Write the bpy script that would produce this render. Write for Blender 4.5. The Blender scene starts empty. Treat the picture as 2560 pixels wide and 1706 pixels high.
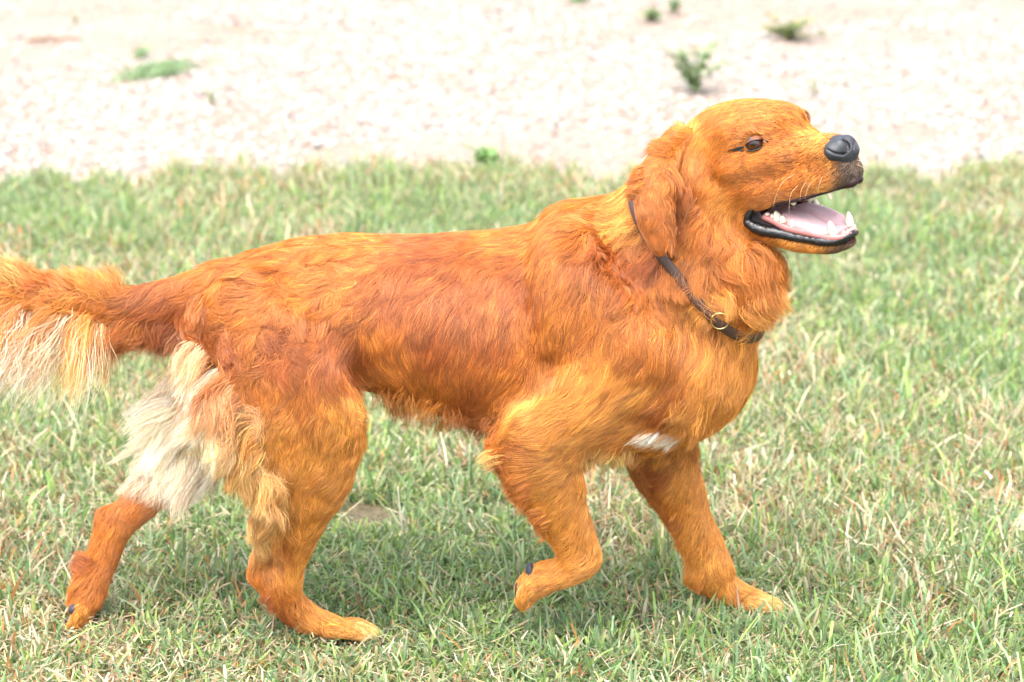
import bpy, math, random, time
import numpy as np
from mathutils import kdtree
T0 = time.time()
sc = bpy.context.scene
rad = math.radians
rng = np.random.default_rng(7)

# ------------------------------------------------------------------ camera, light, exposure
FPX, CAMY, CAMH, PITCH = 6044.0, -2.83, 1.222, rad(16.5)
cam_d = bpy.data.cameras.new('camera')
cam = bpy.data.objects.new('camera', cam_d)
sc.collection.objects.link(cam)
cam.location = (0, CAMY, CAMH)
cam.rotation_euler = (rad(90) - PITCH, 0, 0)
cam_d.lens = 85
cam_d.sensor_width = 36
cam_d.clip_end = 500
cam_d.dof.use_dof = True
cam_d.dof.focus_distance = 2.84
cam_d.dof.aperture_fstop = 5.6
sc.camera = cam

SUN_EL, SUN_ROT = rad(68), rad(-155)
world = bpy.data.worlds.new('World')
sc.world = world
world.use_nodes = True
wn = world.node_tree
bg = wn.nodes['Background']
sky = wn.nodes.new('ShaderNodeTexSky')
sky.sky_type = 'NISHITA'
sky.sun_disc = False
sky.sun_elevation = SUN_EL
sky.sun_rotation = SUN_ROT
sky.air_density = 1.0
sky.dust_density = 4.0
sky.ozone_density = 0.6
hsv = wn.nodes.new('ShaderNodeHueSaturation')      # hazy bright sky: less blue than a clear one
hsv.inputs['Saturation'].default_value = 0.45
wn.links.new(sky.outputs[0], hsv.inputs['Color'])
wn.links.new(hsv.outputs[0], bg.inputs[0])
bg.inputs[1].default_value = 0.15
sun_d = bpy.data.lights.new('sun', 'SUN')
sun_d.energy = 1.05
sun_d.angle = rad(75)
sun_d.color = (1.0, 0.965, 0.92)
sun = bpy.data.objects.new('sun', sun_d)
sc.collection.objects.link(sun)
# direction towards the sun: rotation measured from +Y towards +X
sx = math.sin(SUN_ROT) * math.cos(SUN_EL); sy = math.cos(SUN_ROT) * math.cos(SUN_EL); sz = math.sin(SUN_EL)
from mathutils import Vector
sun.rotation_euler = Vector((sx, sy, sz)).to_track_quat('Z', 'Y').to_euler()
sun.location = (0, 0, 5)

sc.view_settings.view_transform = 'Standard'
sc.view_settings.look = 'None'
sc.view_settings.gamma = 1.0
sc.view_settings.use_curve_mapping = False
sc.view_settings.exposure = 2.28
sc.render.engine = 'CYCLES'
sc.cycles.use_denoising = True
sc.cycles.max_bounces = 12
sc.cycles.transparent_max_bounces = 8
sc.cycles_curves.shape = 'RIBBONS'
sc.cycles_curves.subdivisions = 2

# ------------------------------------------------------------------ helpers: measuring
CR = np.array([1, 0, 0.]); CF = np.array([0, math.cos(PITCH), -math.sin(PITCH)]); CU = np.array([0, math.sin(PITCH), math.cos(PITCH)])
CC = np.array([0, CAMY, CAMH])

def ray(px, py):
    return CF + CR * ((px - 1280) / FPX) - CU * ((py - 853) / FPX)

def un(px, py, y):                       # a point of the photo at depth y
    d = ray(px, py)
    return CC + d * ((y - CAMY) / d[1])

def gr(px, py):                          # a point of the photo on the ground
    d = ray(px, py)
    return CC + d * (-CAMH / d[2])

def pxof(P):
    q = P - CC
    w = q @ CF
    return 1280 + FPX * (q @ CR) / w, 853 - FPX * (q @ CU) / w

def mpp(y):                              # metres per photo pixel at depth y
    return (y - CAMY) / math.cos(PITCH) / FPX * 1.0

# head frame: columns = forward, near side, up
def head_rot(yaw, pitch, roll):
    cy, sy_ = math.cos(yaw), math.sin(yaw); cp, sp = math.cos(pitch), math.sin(pitch); cr, sr = math.cos(roll), math.sin(roll)
    f = np.array([1, 0, 0.]); n = np.array([0, -1, 0.]); u = np.array([0, 0, 1.])
    B = np.stack([f, cr * n + sr * u, cr * u - sr * n], 1)
    Rp = np.array([[cp, 0, -sp], [0, 1, 0], [sp, 0, cp]]); Ry = np.array([[cy, sy_, 0], [-sy_, cy, 0], [0, 0, 1]])
    return Ry @ Rp @ B
HB = head_rot(rad(47), rad(17), rad(-9))
HS = 0.0125
def mir(p): return (p[0], -p[1], p[2])
HO = un(1947, 331, -.08)

def hw(m):
    return HO + HB @ (np.array(m, float) * HS)

def hm(px, py, lat):                     # photo point at a lateral offset of the head -> head coordinates
    d = ray(px, py); n = HB[:, 1]
    t = ((HO + n * lat * HS - CC) @ n) / (d @ n)
    return HB.T @ (CC + d * t - HO) / HS

def catmull(P, n):
    P = np.asarray(P, float)
    if len(P) < 3:
        t = np.linspace(0, 1, n)[:, None]
        return P[0] * (1 - t) + P[-1] * t
    Q = np.vstack([2 * P[0] - P[1], P, 2 * P[-1] - P[-2]])
    u = np.linspace(0, len(P) - 1 - 1e-9, n)
    i = u.astype(int); t = (u - i)[:, None]
    a, b, c, d = Q[i], Q[i + 1], Q[i + 2], Q[i + 3]
    return .5 * ((2 * b) + (-a + c) * t + (2 * a - 5 * b + 4 * c - d) * t ** 2 + (-a + 3 * b - 3 * c + d) * t ** 3)

# ------------------------------------------------------------------ helpers: implicit solid -> one smooth mesh
class Solid:
    def __init__(s, xs, ys, zs):
        s.ax = [np.asarray(a, np.float32) for a in (xs, ys, zs)]
        s.D = np.full([len(a) for a in s.ax], .2, np.float32)

    def _box(s, lo, hi):
        sl = []
        for a, l, h in zip(s.ax, lo, hi):
            i = max(0, np.searchsorted(a, l) - 1); j = min(len(a), np.searchsorted(a, h) + 1)
            sl.append(slice(i, max(j, i)))
        return tuple(sl)

    def tube(s, nodes, k=.012, axis=(0, 1, 0), cut=False, per=4, margin=.045):
        """nodes: (x,y,z,r,ra); ra = radius along axis"""
        N = np.asarray(nodes, float)
        if len(N) > 1:
            N = catmull(N, (len(N) - 1) * per + 1)
        C, r, ra = N[:, :3], np.maximum(N[:, 3], 1e-4), np.maximum(N[:, 4], 1e-4)
        a = np.asarray(axis, float); a = a / np.linalg.norm(a)
        R = np.maximum(r, ra).max() + (margin if not cut else .02)
        sl = s._box(C.min(0) - R, C.max(0) + R)
        X, Y, Z = np.meshgrid(s.ax[0][sl[0]], s.ax[1][sl[1]], s.ax[2][sl[2]], indexing='ij', sparse=True)
        best = None
        segs = range(len(C) - 1) if len(C) > 1 else [0]
        for i in segs:
            A = C[i]; B = C[min(i + 1, len(C) - 1)]; AB = B - A; L2 = AB @ AB
            x, y, z = X - np.float32(A[0]), Y - np.float32(A[1]), Z - np.float32(A[2])
            if L2 > 1e-12:
                t = np.clip((x * AB[0] + y * AB[1] + z * AB[2]) / L2, 0, 1).astype(np.float32)
            else:
                t = np.float32(0)
            j = min(i + 1, len(C) - 1)
            rr = r[i] + (r[j] - r[i]) * t; aa = ra[i] + (ra[j] - ra[i]) * t
            x = x - t * AB[0]; y = y - t * AB[1]; z = z - t * AB[2]
            w = x * a[0] + y * a[1] + z * a[2]
            g = np.sqrt(np.maximum(x * x + y * y + z * z + w * w * ((rr / aa) ** 2 - 1), 0))
            # first-order distance: value divided by gradient length
            d = (g - rr)
            gl = np.sqrt(np.maximum(g * g + w * w * ((rr / aa) ** 4 - (rr / aa) ** 2), 1e-12)) / np.maximum(g, 1e-6)
            d = (d / np.maximum(gl, .3)).astype(np.float32)
            best = d if best is None else np.minimum(best, d)
        s.merge(sl, best, k, cut)

    def merge(s, sl, d, k, cut=False):
        D = s.D[sl]
        if cut:
            h = np.clip(.5 - .5 * (D + d) / k, 0, 1)
            s.D[sl] = D * (1 - h) - d * h + k * h * (1 - h)
        else:
            h = np.clip(.5 + .5 * (D - d) / k, 0, 1)
            s.D[sl] = D * (1 - h) + d * h - k * h * (1 - h)

    def sample(s, P):
        idx, fr = [], []
        for c in range(3):
            a = s.ax[c]
            i = np.clip(np.searchsorted(a, P[:, c]) - 1, 0, len(a) - 2)
            idx.append(i); fr.append(np.clip((P[:, c] - a[i]) / (a[i + 1] - a[i]), 0, 1))
        i, j, k = idx; u, v, w = fr; D = s.D
        c = 0
        for di, wu in ((0, 1 - u), (1, u)):
            for dj, wv in ((0, 1 - v), (1, v)):
                for dk, ww in ((0, 1 - w), (1, w)):
                    c = c + D[i + di, j + dj, k + dk] * wu * wv * ww
        return c

    def grad(s, P, e=.004):
        g = np.stack([s.sample(P + np.eye(3)[c] * e) - s.sample(P - np.eye(3)[c] * e) for c in range(3)], 1)
        n = np.linalg.norm(g, axis=1, keepdims=True)
        return g / np.maximum(n, 1e-9)

    def mesh(s):
        D = s.D; neg = D < 0
        c = neg[:-1, :-1, :-1].astype(np.int8)
        for di in (0, 1):
            for dj in (0, 1):
                for dk in (0, 1):
                    if di or dj or dk:
                        c = c + neg[di:neg.shape[0] - 1 + di, dj:neg.shape[1] - 1 + dj, dk:neg.shape[2] - 1 + dk]
        act = (c > 0) & (c < 8)
        I = np.argwhere(act)
        ids = np.full(act.shape, -1, np.int32); ids[act] = np.arange(len(I))
        co = {}
        for di in (0, 1):
            for dj in (0, 1):
                for dk in (0, 1):
                    co[di, dj, dk] = D[I[:, 0] + di, I[:, 1] + dj, I[:, 2] + dk]
        acc = np.zeros((len(I), 3)); cnt = np.zeros(len(I))
        for a in co:
            for ax_ in range(3):
                if a[ax_] == 0:
                    b = list(a); b[ax_] = 1; b = tuple(b)
                    va, vb = co[a], co[b]
                    m = (va < 0) != (vb < 0)
                    t = np.where(m, va / np.where(m, va - vb, 1), 0)
                    p = np.zeros((len(I), 3)) + np.array(a, float)
                    p[:, ax_] = t
                    acc[m] += p[m]; cnt[m] += 1
        loc = acc / cnt[:, None]
        V = np.stack([s.ax[q][I[:, q]] + loc[:, q] * (s.ax[q][I[:, q] + 1] - s.ax[q][I[:, q]]) for q in range(3)], 1)
        F = []
        for ax_ in range(3):
            sl0 = [slice(None)] * 3; sl1 = [slice(None)] * 3
            sl0[ax_] = slice(0, -1); sl1[ax_] = slice(1, None)
            ch = neg[tuple(sl0)] != neg[tuple(sl1)]
            E = np.argwhere(ch)
            o = [q for q in range(3) if q != ax_]
            ok = (E[:, o[0]] > 0) & (E[:, o[1]] > 0) & (E[:, o[0]] < act.shape[o[0]]) & (E[:, o[1]] < act.shape[o[1]])
            E = E[ok]
            def cell(d0, d1):
                q = E.copy(); q[:, o[0]] -= d0; q[:, o[1]] -= d1
                return ids[q[:, 0], q[:, 1], q[:, 2]]
            quad = np.stack([cell(1, 1), cell(0, 1), cell(0, 0), cell(1, 0)], 1)
            inside = neg[E[:, 0], E[:, 1], E[:, 2]]
            flip = inside if ax_ != 1 else ~inside
            quad[~flip] = quad[~flip][:, ::-1]
            F.append(quad)
        F = np.vstack(F)
        F = F[(F >= 0).all(1)]
        return V, F

COL = sc.collection

def mk_mesh(name, V, F, mat=None, parent=None, smooth=True, col=None, colname='tint', corner=False):
    V = np.asarray(V, np.float32)
    me = bpy.data.meshes.new(name)
    if isinstance(F, np.ndarray):
        n = F.shape[1]
        me.vertices.add(len(V)); me.vertices.foreach_set('co', V.ravel())
        me.loops.add(F.size); me.loops.foreach_set('vertex_index', F.ravel().astype(np.int32))
        me.polygons.add(len(F)); me.polygons.foreach_set('loop_start', np.arange(0, F.size, n, dtype=np.int32))
        me.polygons.foreach_set('loop_total', np.full(len(F), n, np.int32))
        me.update(calc_edges=True)
    else:
        me.from_pydata([tuple(v) for v in V], [], F); me.update()
    if smooth:
        me.polygons.foreach_set('use_smooth', np.ones(len(me.polygons), bool))
    if col is not None:
        ca = me.color_attributes.new(colname, 'FLOAT_COLOR', 'POINT')
        c4 = np.ones((len(V), 4), np.float32); c4[:, :3] = col
        ca.data.foreach_set('color', c4.ravel())
    if mat: me.materials.append(mat)
    o = bpy.data.objects.new(name, me)
    COL.objects.link(o)
    if parent: o.parent = parent
    return o

def empty(name, loc=(0, 0, 0)):
    o = bpy.data.objects.new(name, None); COL.objects.link(o); o.location = loc; o.empty_display_size = .05
    return o

def tag(o, label=None, cat=None, group=None, kind=None):
    for k_, v in (('label', label), ('category', cat), ('group', group), ('kind', kind)):
        if v: o[k_] = v
    return o

# ------------------------------------------------------------------ materials
def mat_new(name):
    m = bpy.data.materials.new(name); m.use_nodes = True
    return m, m.node_tree, m.node_tree.nodes['Principled BSDF']

def mat_plain(name, col, rough=.6, spec=.5, bump=0, bscale=200, var=0, sss=0, coat=0):
    m, nt, b = mat_new(name)
    b.inputs['Base Color'].default_value = (*col, 1); b.inputs['Roughness'].default_value = rough
    b.inputs['Specular IOR Level'].default_value = spec
    if coat: b.inputs['Coat Weight'].default_value = coat; b.inputs['Coat Roughness'].default_value = .12
    if sss:
        b.inputs['Subsurface Weight'].default_value = sss; b.inputs['Subsurface Radius'].default_value = (.01, .004, .002)
        b.inputs['Subsurface Scale'].default_value = .4
    if bump or var:
        tc = nt.nodes.new('ShaderNodeTexCoord')
        no = nt.nodes.new('ShaderNodeTexNoise'); no.inputs['Scale'].default_value = bscale; no.inputs['Detail'].default_value = 4
        nt.links.new(tc.outputs['Object'], no.inputs['Vector'])
        if bump:
            bp = nt.nodes.new('ShaderNodeBump'); bp.inputs['Strength'].default_value = bump; bp.inputs['Distance'].default_value = .001
            nt.links.new(no.outputs['Fac'], bp.inputs['Height']); nt.links.new(bp.outputs[0], b.inputs['Normal'])
        if var:
            n2 = nt.nodes.new('ShaderNodeTexNoise'); n2.inputs['Scale'].default_value = bscale * .3
            nt.links.new(tc.outputs['Object'], n2.inputs['Vector'])
            mx = nt.nodes.new('ShaderNodeMix'); mx.data_type = 'RGBA'
            mx.inputs[6].default_value = tuple([c * (1 - var) for c in col]) + (1,)
            mx.inputs[7].default_value = tuple([min(1, c * (1 + var)) for c in col]) + (1,)
            nt.links.new(n2.outputs['Fac'], mx.inputs[0]); nt.links.new(mx.outputs[2], b.inputs['Base Color'])
    return m

def mat_attr(name, rough=.7, spec=.3, trans=0, mult=1.0):
    m, nt, b = mat_new(name)
    at = nt.nodes.new('ShaderNodeAttribute'); at.attribute_name = 'tint'
    nt.links.new(at.outputs['Color'], b.inputs['Base Color'])
    b.inputs['Roughness'].default_value = rough; b.inputs['Specular IOR Level'].default_value = spec
    if trans:
        tr = nt.nodes.new('ShaderNodeBsdfTranslucent'); mx = nt.nodes.new('ShaderNodeMixShader')
        mx.inputs[0].default_value = trans
        nt.links.new(at.outputs['Color'], tr.inputs[0])
        nt.links.new(b.outputs[0], mx.inputs[1]); nt.links.new(tr.outputs[0], mx.inputs[2])
        nt.links.new(mx.outputs[0], nt.nodes['Material Output'].inputs[0])
    return m

def mat_hair(name, rough=.22, thru=.12):
    m = bpy.data.materials.new(name); m.use_nodes = True; nt = m.node_tree
    nt.nodes.remove(nt.nodes['Principled BSDF'])
    at = nt.nodes.new('ShaderNodeAttribute'); at.attribute_name = 'tint'
    df = nt.nodes.new('ShaderNodeBsdfDiffuse')
    nt.links.new(at.outputs['Color'], df.inputs['Color'])
    tr = nt.nodes.new('ShaderNodeBsdfHair'); tr.component = 'Transmission'
    tr.inputs['RoughnessU'].default_value = .35; tr.inputs['RoughnessV'].default_value = .8
    nt.links.new(at.outputs['Color'], tr.inputs['Color'])
    rf = nt.nodes.new('ShaderNodeBsdfHair'); rf.component = 'Reflection'
    rf.inputs['RoughnessU'].default_value = rough; rf.inputs['RoughnessV'].default_value = .9
    rf.inputs['Color'].default_value = (1, .86, .72, 1)
    m1 = nt.nodes.new('ShaderNodeMixShader'); m1.inputs[0].default_value = thru
    nt.links.new(df.outputs[0], m1.inputs[1]); nt.links.new(tr.outputs[0], m1.inputs[2])
    m2 = nt.nodes.new('ShaderNodeMixShader'); m2.inputs[0].default_value = .075
    nt.links.new(m1.outputs[0], m2.inputs[1]); nt.links.new(rf.outputs[0], m2.inputs[2])
    nt.links.new(m2.outputs[0], nt.nodes['Material Output'].inputs[0])
    return m

M_hair = mat_hair('fur')
M_feather = mat_hair('feathering', thru=.3)
M_skin = mat_attr('fur_undercoat', .8, .2)
M_black = mat_plain('black_skin', (.006, .006, .007), .22, .5, bump=1.0, bscale=260)
M_nose = mat_plain('nose_leather', (.016, .018, .023), .42, .5, bump=.55, bscale=900)
M_tongue = mat_plain('tongue', (.50, .32, .33), .45, .5, bump=1.0, bscale=700, sss=.25)
M_gum = mat_plain('gum', (.36, .13, .12), .3, .5, bump=.2, bscale=300, sss=.2)
M_tooth = mat_plain('tooth', (.60, .54, .40), .25, .5, coat=.3)
M_mouth = mat_plain('mouth_lining', (.10, .03, .035), .35, .5, bump=.4, bscale=200)
M_pad = mat_plain('paw_pad', (.03, .032, .045), .6, .3, bump=.8, bscale=600)
M_claw = mat_plain('claw', (.45, .33, .22), .4, .4)
M_lid = mat_plain('eyelid_skin', (.012, .010, .012), .4, .4)
M_leather = mat_plain('dark_leather', (.045, .022, .015), .5, .45, bump=.5, bscale=350, var=.35)

# ------------------------------------------------------------------ photo-measured fields over the coat
GX, GY, GSTEP = 440, 300, 8          # covers photo px -400 .. 3120 and -200 .. 2200
def field(pts, ncol, power=3.0):
    P = np.array([p[:2] for p in pts], np.float32); V = np.array([p[2:2 + ncol] for p in pts], np.float32)
    gx, gy = np.meshgrid(np.arange(GX) * GSTEP - 400, np.arange(GY) * GSTEP - 200, indexing='ij')
    W = 0; A = 0
    for p, v in zip(P, V):
        w = 1.0 / ((gx - p[0]) ** 2 + (gy - p[1]) ** 2 + 300.0) ** (power / 2)
        W = W + w; A = A + w[..., None] * v
    return (A / W[..., None]).astype(np.float32)

def fs(Fd, P):
    u, v = pxof(P)
    u = np.clip((u + 400) / GSTEP, 0, GX - 1.001); v = np.clip((v + 200) / GSTEP, 0, GY - 1.001)
    i = u.astype(int); j = v.astype(int); a = (u - i)[:, None]; b = (v - j)[:, None]
    return Fd[i, j] * (1 - a) * (1 - b) + Fd[i + 1, j] * a * (1 - b) + Fd[i, j + 1] * (1 - a) * b + Fd[i + 1, j + 1] * a * b

# x, y, comb dx, dy, length mm, wave, lift
FLOW = [
 # back and flank
 (1500,540,-1,.25,34,.4,.25),(1400,560,-1,.35,32,.2,.2),(1250,590,-1,.45,30,.2,.15),(1100,610,-1,.55,28,.2,.12),(1000,610,-1,.5,28,.3,.12),
 (900,620,-1,.45,36,.9,.18),(780,640,-1,.4,42,1.2,.2),(650,660,-1,.42,42,1.2,.2),(560,700,-1,.5,40,1.0,.2),
 (1300,700,-.35,1,28,.1,.1),(1150,720,-.3,1,28,.1,.1),(1000,720,-.45,1,30,.2,.1),(880,720,-.8,.8,40,1.2,.18),(760,720,-.9,.6,44,1.4,.2),(650,760,-.9,.5,44,1.5,.22),
 (1250,850,-.15,1,30,.1,.1),(1100,850,-.2,1,32,.1,.1),(950,850,-.1,1,32,.15,.1),(850,850,-.05,1,34,.4,.12),(740,840,-.5,.9,40,1.2,.18),(620,860,-.4,1,44,1.4,.22),
 (1200,980,-.25,1,36,.2,.12),(1080,960,-.2,1,38,.25,.12),(970,930,.1,1,38,.4,.15),
 (1180,1060,-.6,.9,38,.25,.14),(1080,1020,-.5,1,38,.3,.14),(980,985,-.1,1,38,.35,.14),(900,960,.4,1,36,.4,.16),
 # shoulder and neck
 (1400,720,-.25,1,28,.15,.1),(1400,860,.0,1,28,.1,.1),(1350,950,-.15,1,28,.2,.1),(1500,760,-.15,1,32,.3,.12),(1480,880,-.15,1,28,.15,.1),
 (1450,640,-.5,1,34,.3,.15),(1540,600,-.7,.6,36,1.3,.35),(1570,700,-.4,.9,38,1.2,.3),(1620,780,-.1,1,44,.7,.2),(1560,540,-.8,.5,32,.6,.3),
 (1560,900,-.3,1,30,.2,.12),(1650,900,-.4,1,38,.3,.15),(1600,1000,-.7,.9,34,.3,.15),(1500,980,-.7,.8,30,.2,.12),
 (1700,820,-.25,1,52,.5,.2),(1760,880,-.25,1,58,.5,.2),(1830,880,.05,1,60,.5,.25),(1780,980,-.15,1,60,.5,.25),(1700,1000,-.4,1,50,.4,.2),
 (1660,640,-.05,1,44,.6,.2),(1720,700,.15,1,54,.7,.2),(1780,740,.2,1,60,.8,.25),(1850,680,.35,1,62,.7,.3),(1930,680,.55,.9,58,.7,.35),(1900,760,.4,1,60,.7,.35),
 (1850,800,.2,1,56,.6,.3),
 # upper arm, brisket
 (1400,1030,-1,.35,34,.3,.18),(1300,1060,-1,.35,36,.4,.25),(1500,1080,-.9,.6,34,.3,.2),(1600,1090,-.6,.9,36,.4,.25),(1480,1150,-.5,1,36,.5,.35),(1560,1150,-.3,1,42,.6,.35),
 (1660,1060,-.2,1,40,.4,.25),
 # near front leg
 (1250,1130,-1,.35,34,.6,.5),(1340,1130,-1,.35,22,.3,.2),(1420,1150,-.9,.5,18,.2,.15),(1300,1220,-1,.5,24,.4,.5),(1380,1230,-.7,.8,15,.1,.15),(1440,1230,-.4,1,13,.1,.12),
 (1340,1310,-.9,.7,20,.4,.45),(1420,1320,-.3,1,13,.1,.12),(1480,1380,-.1,1,10,.1,.12),(1400,1400,-.7,.7,12,.3,.3),(1440,1440,-.9,.3,10,.1,.15),(1360,1460,-1,.3,9,.1,.15),(1310,1500,-.5,.8,8,.1,.15),
 # far front leg
 (1640,1150,-.4,1,26,.3,.25),(1720,1160,-.1,1,18,.2,.15),(1660,1240,-.7,.8,20,.3,.4),(1730,1260,-.2,1,14,.1,.12),(1720,1360,-.6,.9,17,.2,.4),(1790,1360,-.1,1,12,.1,.12),
 (1740,1440,-.5,1,18,.3,.4),(1820,1440,.4,1,11,.1,.15),(1880,1495,1,.5,11,.1,.2),(1940,1520,1,.3,9,.1,.2),
 # thigh and near hind leg
 (540,800,-.7,.8,38,.9,.2),(560,920,-.5,1,42,.9,.2),(660,960,-.3,1,36,.6,.15),(760,960,-.1,1,34,.4,.15),(860,1000,.5,1,32,.5,.2),(890,1060,.7,.9,34,.6,.35),
 (700,1080,-.3,1,32,.4,.15),(800,1100,-.2,1,30,.4,.15),(860,1150,-.2,1,26,.3,.2),(740,1200,-.4,1,24,.2,.15),(820,1230,-.3,1,18,.1,.12),
 (470,900,-.4,1,60,.8,.25),(460,1010,-.25,1,75,1,.3),(540,1060,-.25,1,75,1.1,.25),(600,1160,-.1,1,70,1.2,.3),(640,1230,-.15,1,55,1,.3),
 (780,1300,-.3,1,13,.1,.1),(690,1310,-.2,1,32,.7,.25),(670,1370,-.1,1,20,.4,.2),(740,1400,-.05,1,11,.1,.1),(650,1440,.2,1,11,.1,.15),(720,1490,.3,1,11,.1,.12),(700,1530,-.1,1,16,.2,.4),
 (790,1540,.8,1,10,.1,.12),(860,1570,1,.5,11,.1,.2),(930,1580,1,.3,10,.1,.2),
 # far hind leg
 (520,1120,-.6,.9,50,.8,.3),(430,1130,-.5,1,60,.9,.3),(430,1220,-.8,.8,16,.1,.12),(350,1270,-.8,.8,13,.1,.1),(270,1320,-.2,1,12,.1,.1),(260,1400,-.4,1,13,.2,.15),
 (215,1400,-1,.2,26,.6,.6),(195,1440,-.8,.7,20,.5,.5),(240,1480,-.4,1,12,.2,.15),(200,1550,-.3,1,9,.1,.15),
 # tail
 (470,730,-.6,.8,42,.5,.2),(400,740,-.5,1,46,.5,.25),(330,760,-.6,.9,50,.6,.3),(400,840,-.2,1,46,.6,.3),(330,830,-.4,1,50,.7,.3),(250,730,-1,.15,60,.7,.3),(250,790,-1,.45,60,.8,.3),
 (120,720,-1,.1,65,.8,.35),(0,700,-1,.0,70,.8,.4),(120,790,-.8,.6,75,.8,.3),(0,780,-.8,.6,80,.8,.3),
 # head
 (2070,350,-1,.15,4,.0,.1),(2080,400,-1,.45,4,.0,.12),(2090,430,-.7,.8,5,.0,.15),(2140,420,-.1,1,4,.0,.12),(2020,350,-1,.1,5,.0,.08),(2020,420,-1,.35,6,.05,.1),(2030,470,-.9,.5,6,.05,.12),
 (1960,320,-1,.1,6,.0,.08),(1950,400,-1,.35,7,.05,.1),(1950,470,-1,.3,8,.1,.12),(1880,420,-1,.35,9,.1,.12),(1870,490,-1,.5,10,.1,.15),
 (1980,285,-.8,-.5,8,.1,.25),(1920,260,-1,-.1,8,.05,.1),(1930,310,-1,-.25,7,.05,.1),(1880,330,-.9,-.6,8,.1,.2),(1850,270,-1,.1,10,.1,.12),(1780,290,-1,.45,14,.2,.15),
 (1810,360,-1,.3,11,.1,.12),(1790,430,-.9,.6,13,.15,.15),(1740,380,-.6,1,18,.3,.2),(1720,330,-.9,.5,24,.5,.3),(1690,340,-.9,-.2,30,.5,.6),(1680,400,-.5,1,26,.5,.25),
 (1800,500,-.7,.8,15,.2,.15),(1740,470,-.2,1,24,.4,.2),(1720,540,-.05,1,36,.6,.2),(1780,580,-.05,1,34,.5,.2),(1840,570,-.4,1,18,.3,.18),(1830,640,.15,1,44,.5,.2),
 (1900,600,-.9,.5,11,.1,.15),(1970,620,-.8,.6,9,.1,.2),(2050,635,-.6,.9,7,.05,.3),(2110,625,-.2,1,6,.05,.35),
]
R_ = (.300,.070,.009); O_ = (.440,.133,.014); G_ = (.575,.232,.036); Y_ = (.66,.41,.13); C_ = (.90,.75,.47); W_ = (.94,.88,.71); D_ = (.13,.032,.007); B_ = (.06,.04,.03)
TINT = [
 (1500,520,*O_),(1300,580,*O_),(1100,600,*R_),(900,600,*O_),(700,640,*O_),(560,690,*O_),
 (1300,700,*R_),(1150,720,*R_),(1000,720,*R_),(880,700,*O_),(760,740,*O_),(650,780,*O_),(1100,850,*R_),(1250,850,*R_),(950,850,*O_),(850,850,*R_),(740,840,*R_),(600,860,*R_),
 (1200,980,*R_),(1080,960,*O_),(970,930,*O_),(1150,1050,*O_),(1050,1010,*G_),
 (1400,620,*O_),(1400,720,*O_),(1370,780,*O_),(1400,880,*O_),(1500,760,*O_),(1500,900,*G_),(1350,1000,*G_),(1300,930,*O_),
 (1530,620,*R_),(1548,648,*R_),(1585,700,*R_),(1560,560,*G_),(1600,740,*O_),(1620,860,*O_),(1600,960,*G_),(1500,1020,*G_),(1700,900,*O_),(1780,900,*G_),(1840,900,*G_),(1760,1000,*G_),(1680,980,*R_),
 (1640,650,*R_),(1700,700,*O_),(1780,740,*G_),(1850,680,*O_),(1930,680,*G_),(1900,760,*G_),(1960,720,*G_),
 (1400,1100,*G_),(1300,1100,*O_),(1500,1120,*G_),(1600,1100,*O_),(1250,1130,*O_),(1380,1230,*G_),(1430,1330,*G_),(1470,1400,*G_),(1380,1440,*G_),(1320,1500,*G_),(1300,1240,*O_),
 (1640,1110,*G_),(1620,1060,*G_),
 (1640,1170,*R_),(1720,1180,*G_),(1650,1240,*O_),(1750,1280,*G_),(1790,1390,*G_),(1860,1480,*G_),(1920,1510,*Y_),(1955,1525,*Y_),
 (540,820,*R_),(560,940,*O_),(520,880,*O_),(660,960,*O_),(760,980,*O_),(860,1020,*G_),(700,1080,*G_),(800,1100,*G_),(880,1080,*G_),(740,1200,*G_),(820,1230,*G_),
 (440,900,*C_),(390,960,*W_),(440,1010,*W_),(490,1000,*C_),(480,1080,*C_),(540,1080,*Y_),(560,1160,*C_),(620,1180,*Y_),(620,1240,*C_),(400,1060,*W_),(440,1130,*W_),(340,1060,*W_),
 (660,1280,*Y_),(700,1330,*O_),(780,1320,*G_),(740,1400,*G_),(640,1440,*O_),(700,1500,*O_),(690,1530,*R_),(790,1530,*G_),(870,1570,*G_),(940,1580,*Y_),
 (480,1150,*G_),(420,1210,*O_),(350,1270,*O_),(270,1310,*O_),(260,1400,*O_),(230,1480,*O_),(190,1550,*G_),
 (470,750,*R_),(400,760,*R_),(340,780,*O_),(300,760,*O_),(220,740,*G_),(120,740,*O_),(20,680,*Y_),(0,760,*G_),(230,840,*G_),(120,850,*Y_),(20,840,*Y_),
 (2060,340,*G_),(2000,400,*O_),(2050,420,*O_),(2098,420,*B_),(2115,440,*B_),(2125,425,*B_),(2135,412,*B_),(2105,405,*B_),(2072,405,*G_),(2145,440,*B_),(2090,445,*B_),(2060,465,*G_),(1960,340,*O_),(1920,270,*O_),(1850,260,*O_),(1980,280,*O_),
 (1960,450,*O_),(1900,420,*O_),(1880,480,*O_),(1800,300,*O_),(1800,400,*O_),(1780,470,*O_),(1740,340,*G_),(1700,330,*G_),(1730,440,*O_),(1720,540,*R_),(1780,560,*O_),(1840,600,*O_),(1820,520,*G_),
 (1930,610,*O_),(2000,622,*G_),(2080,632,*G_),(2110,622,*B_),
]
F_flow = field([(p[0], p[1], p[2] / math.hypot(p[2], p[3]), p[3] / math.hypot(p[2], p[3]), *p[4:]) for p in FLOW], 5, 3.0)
F_tint = field(TINT, 3, 3.6)

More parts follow.
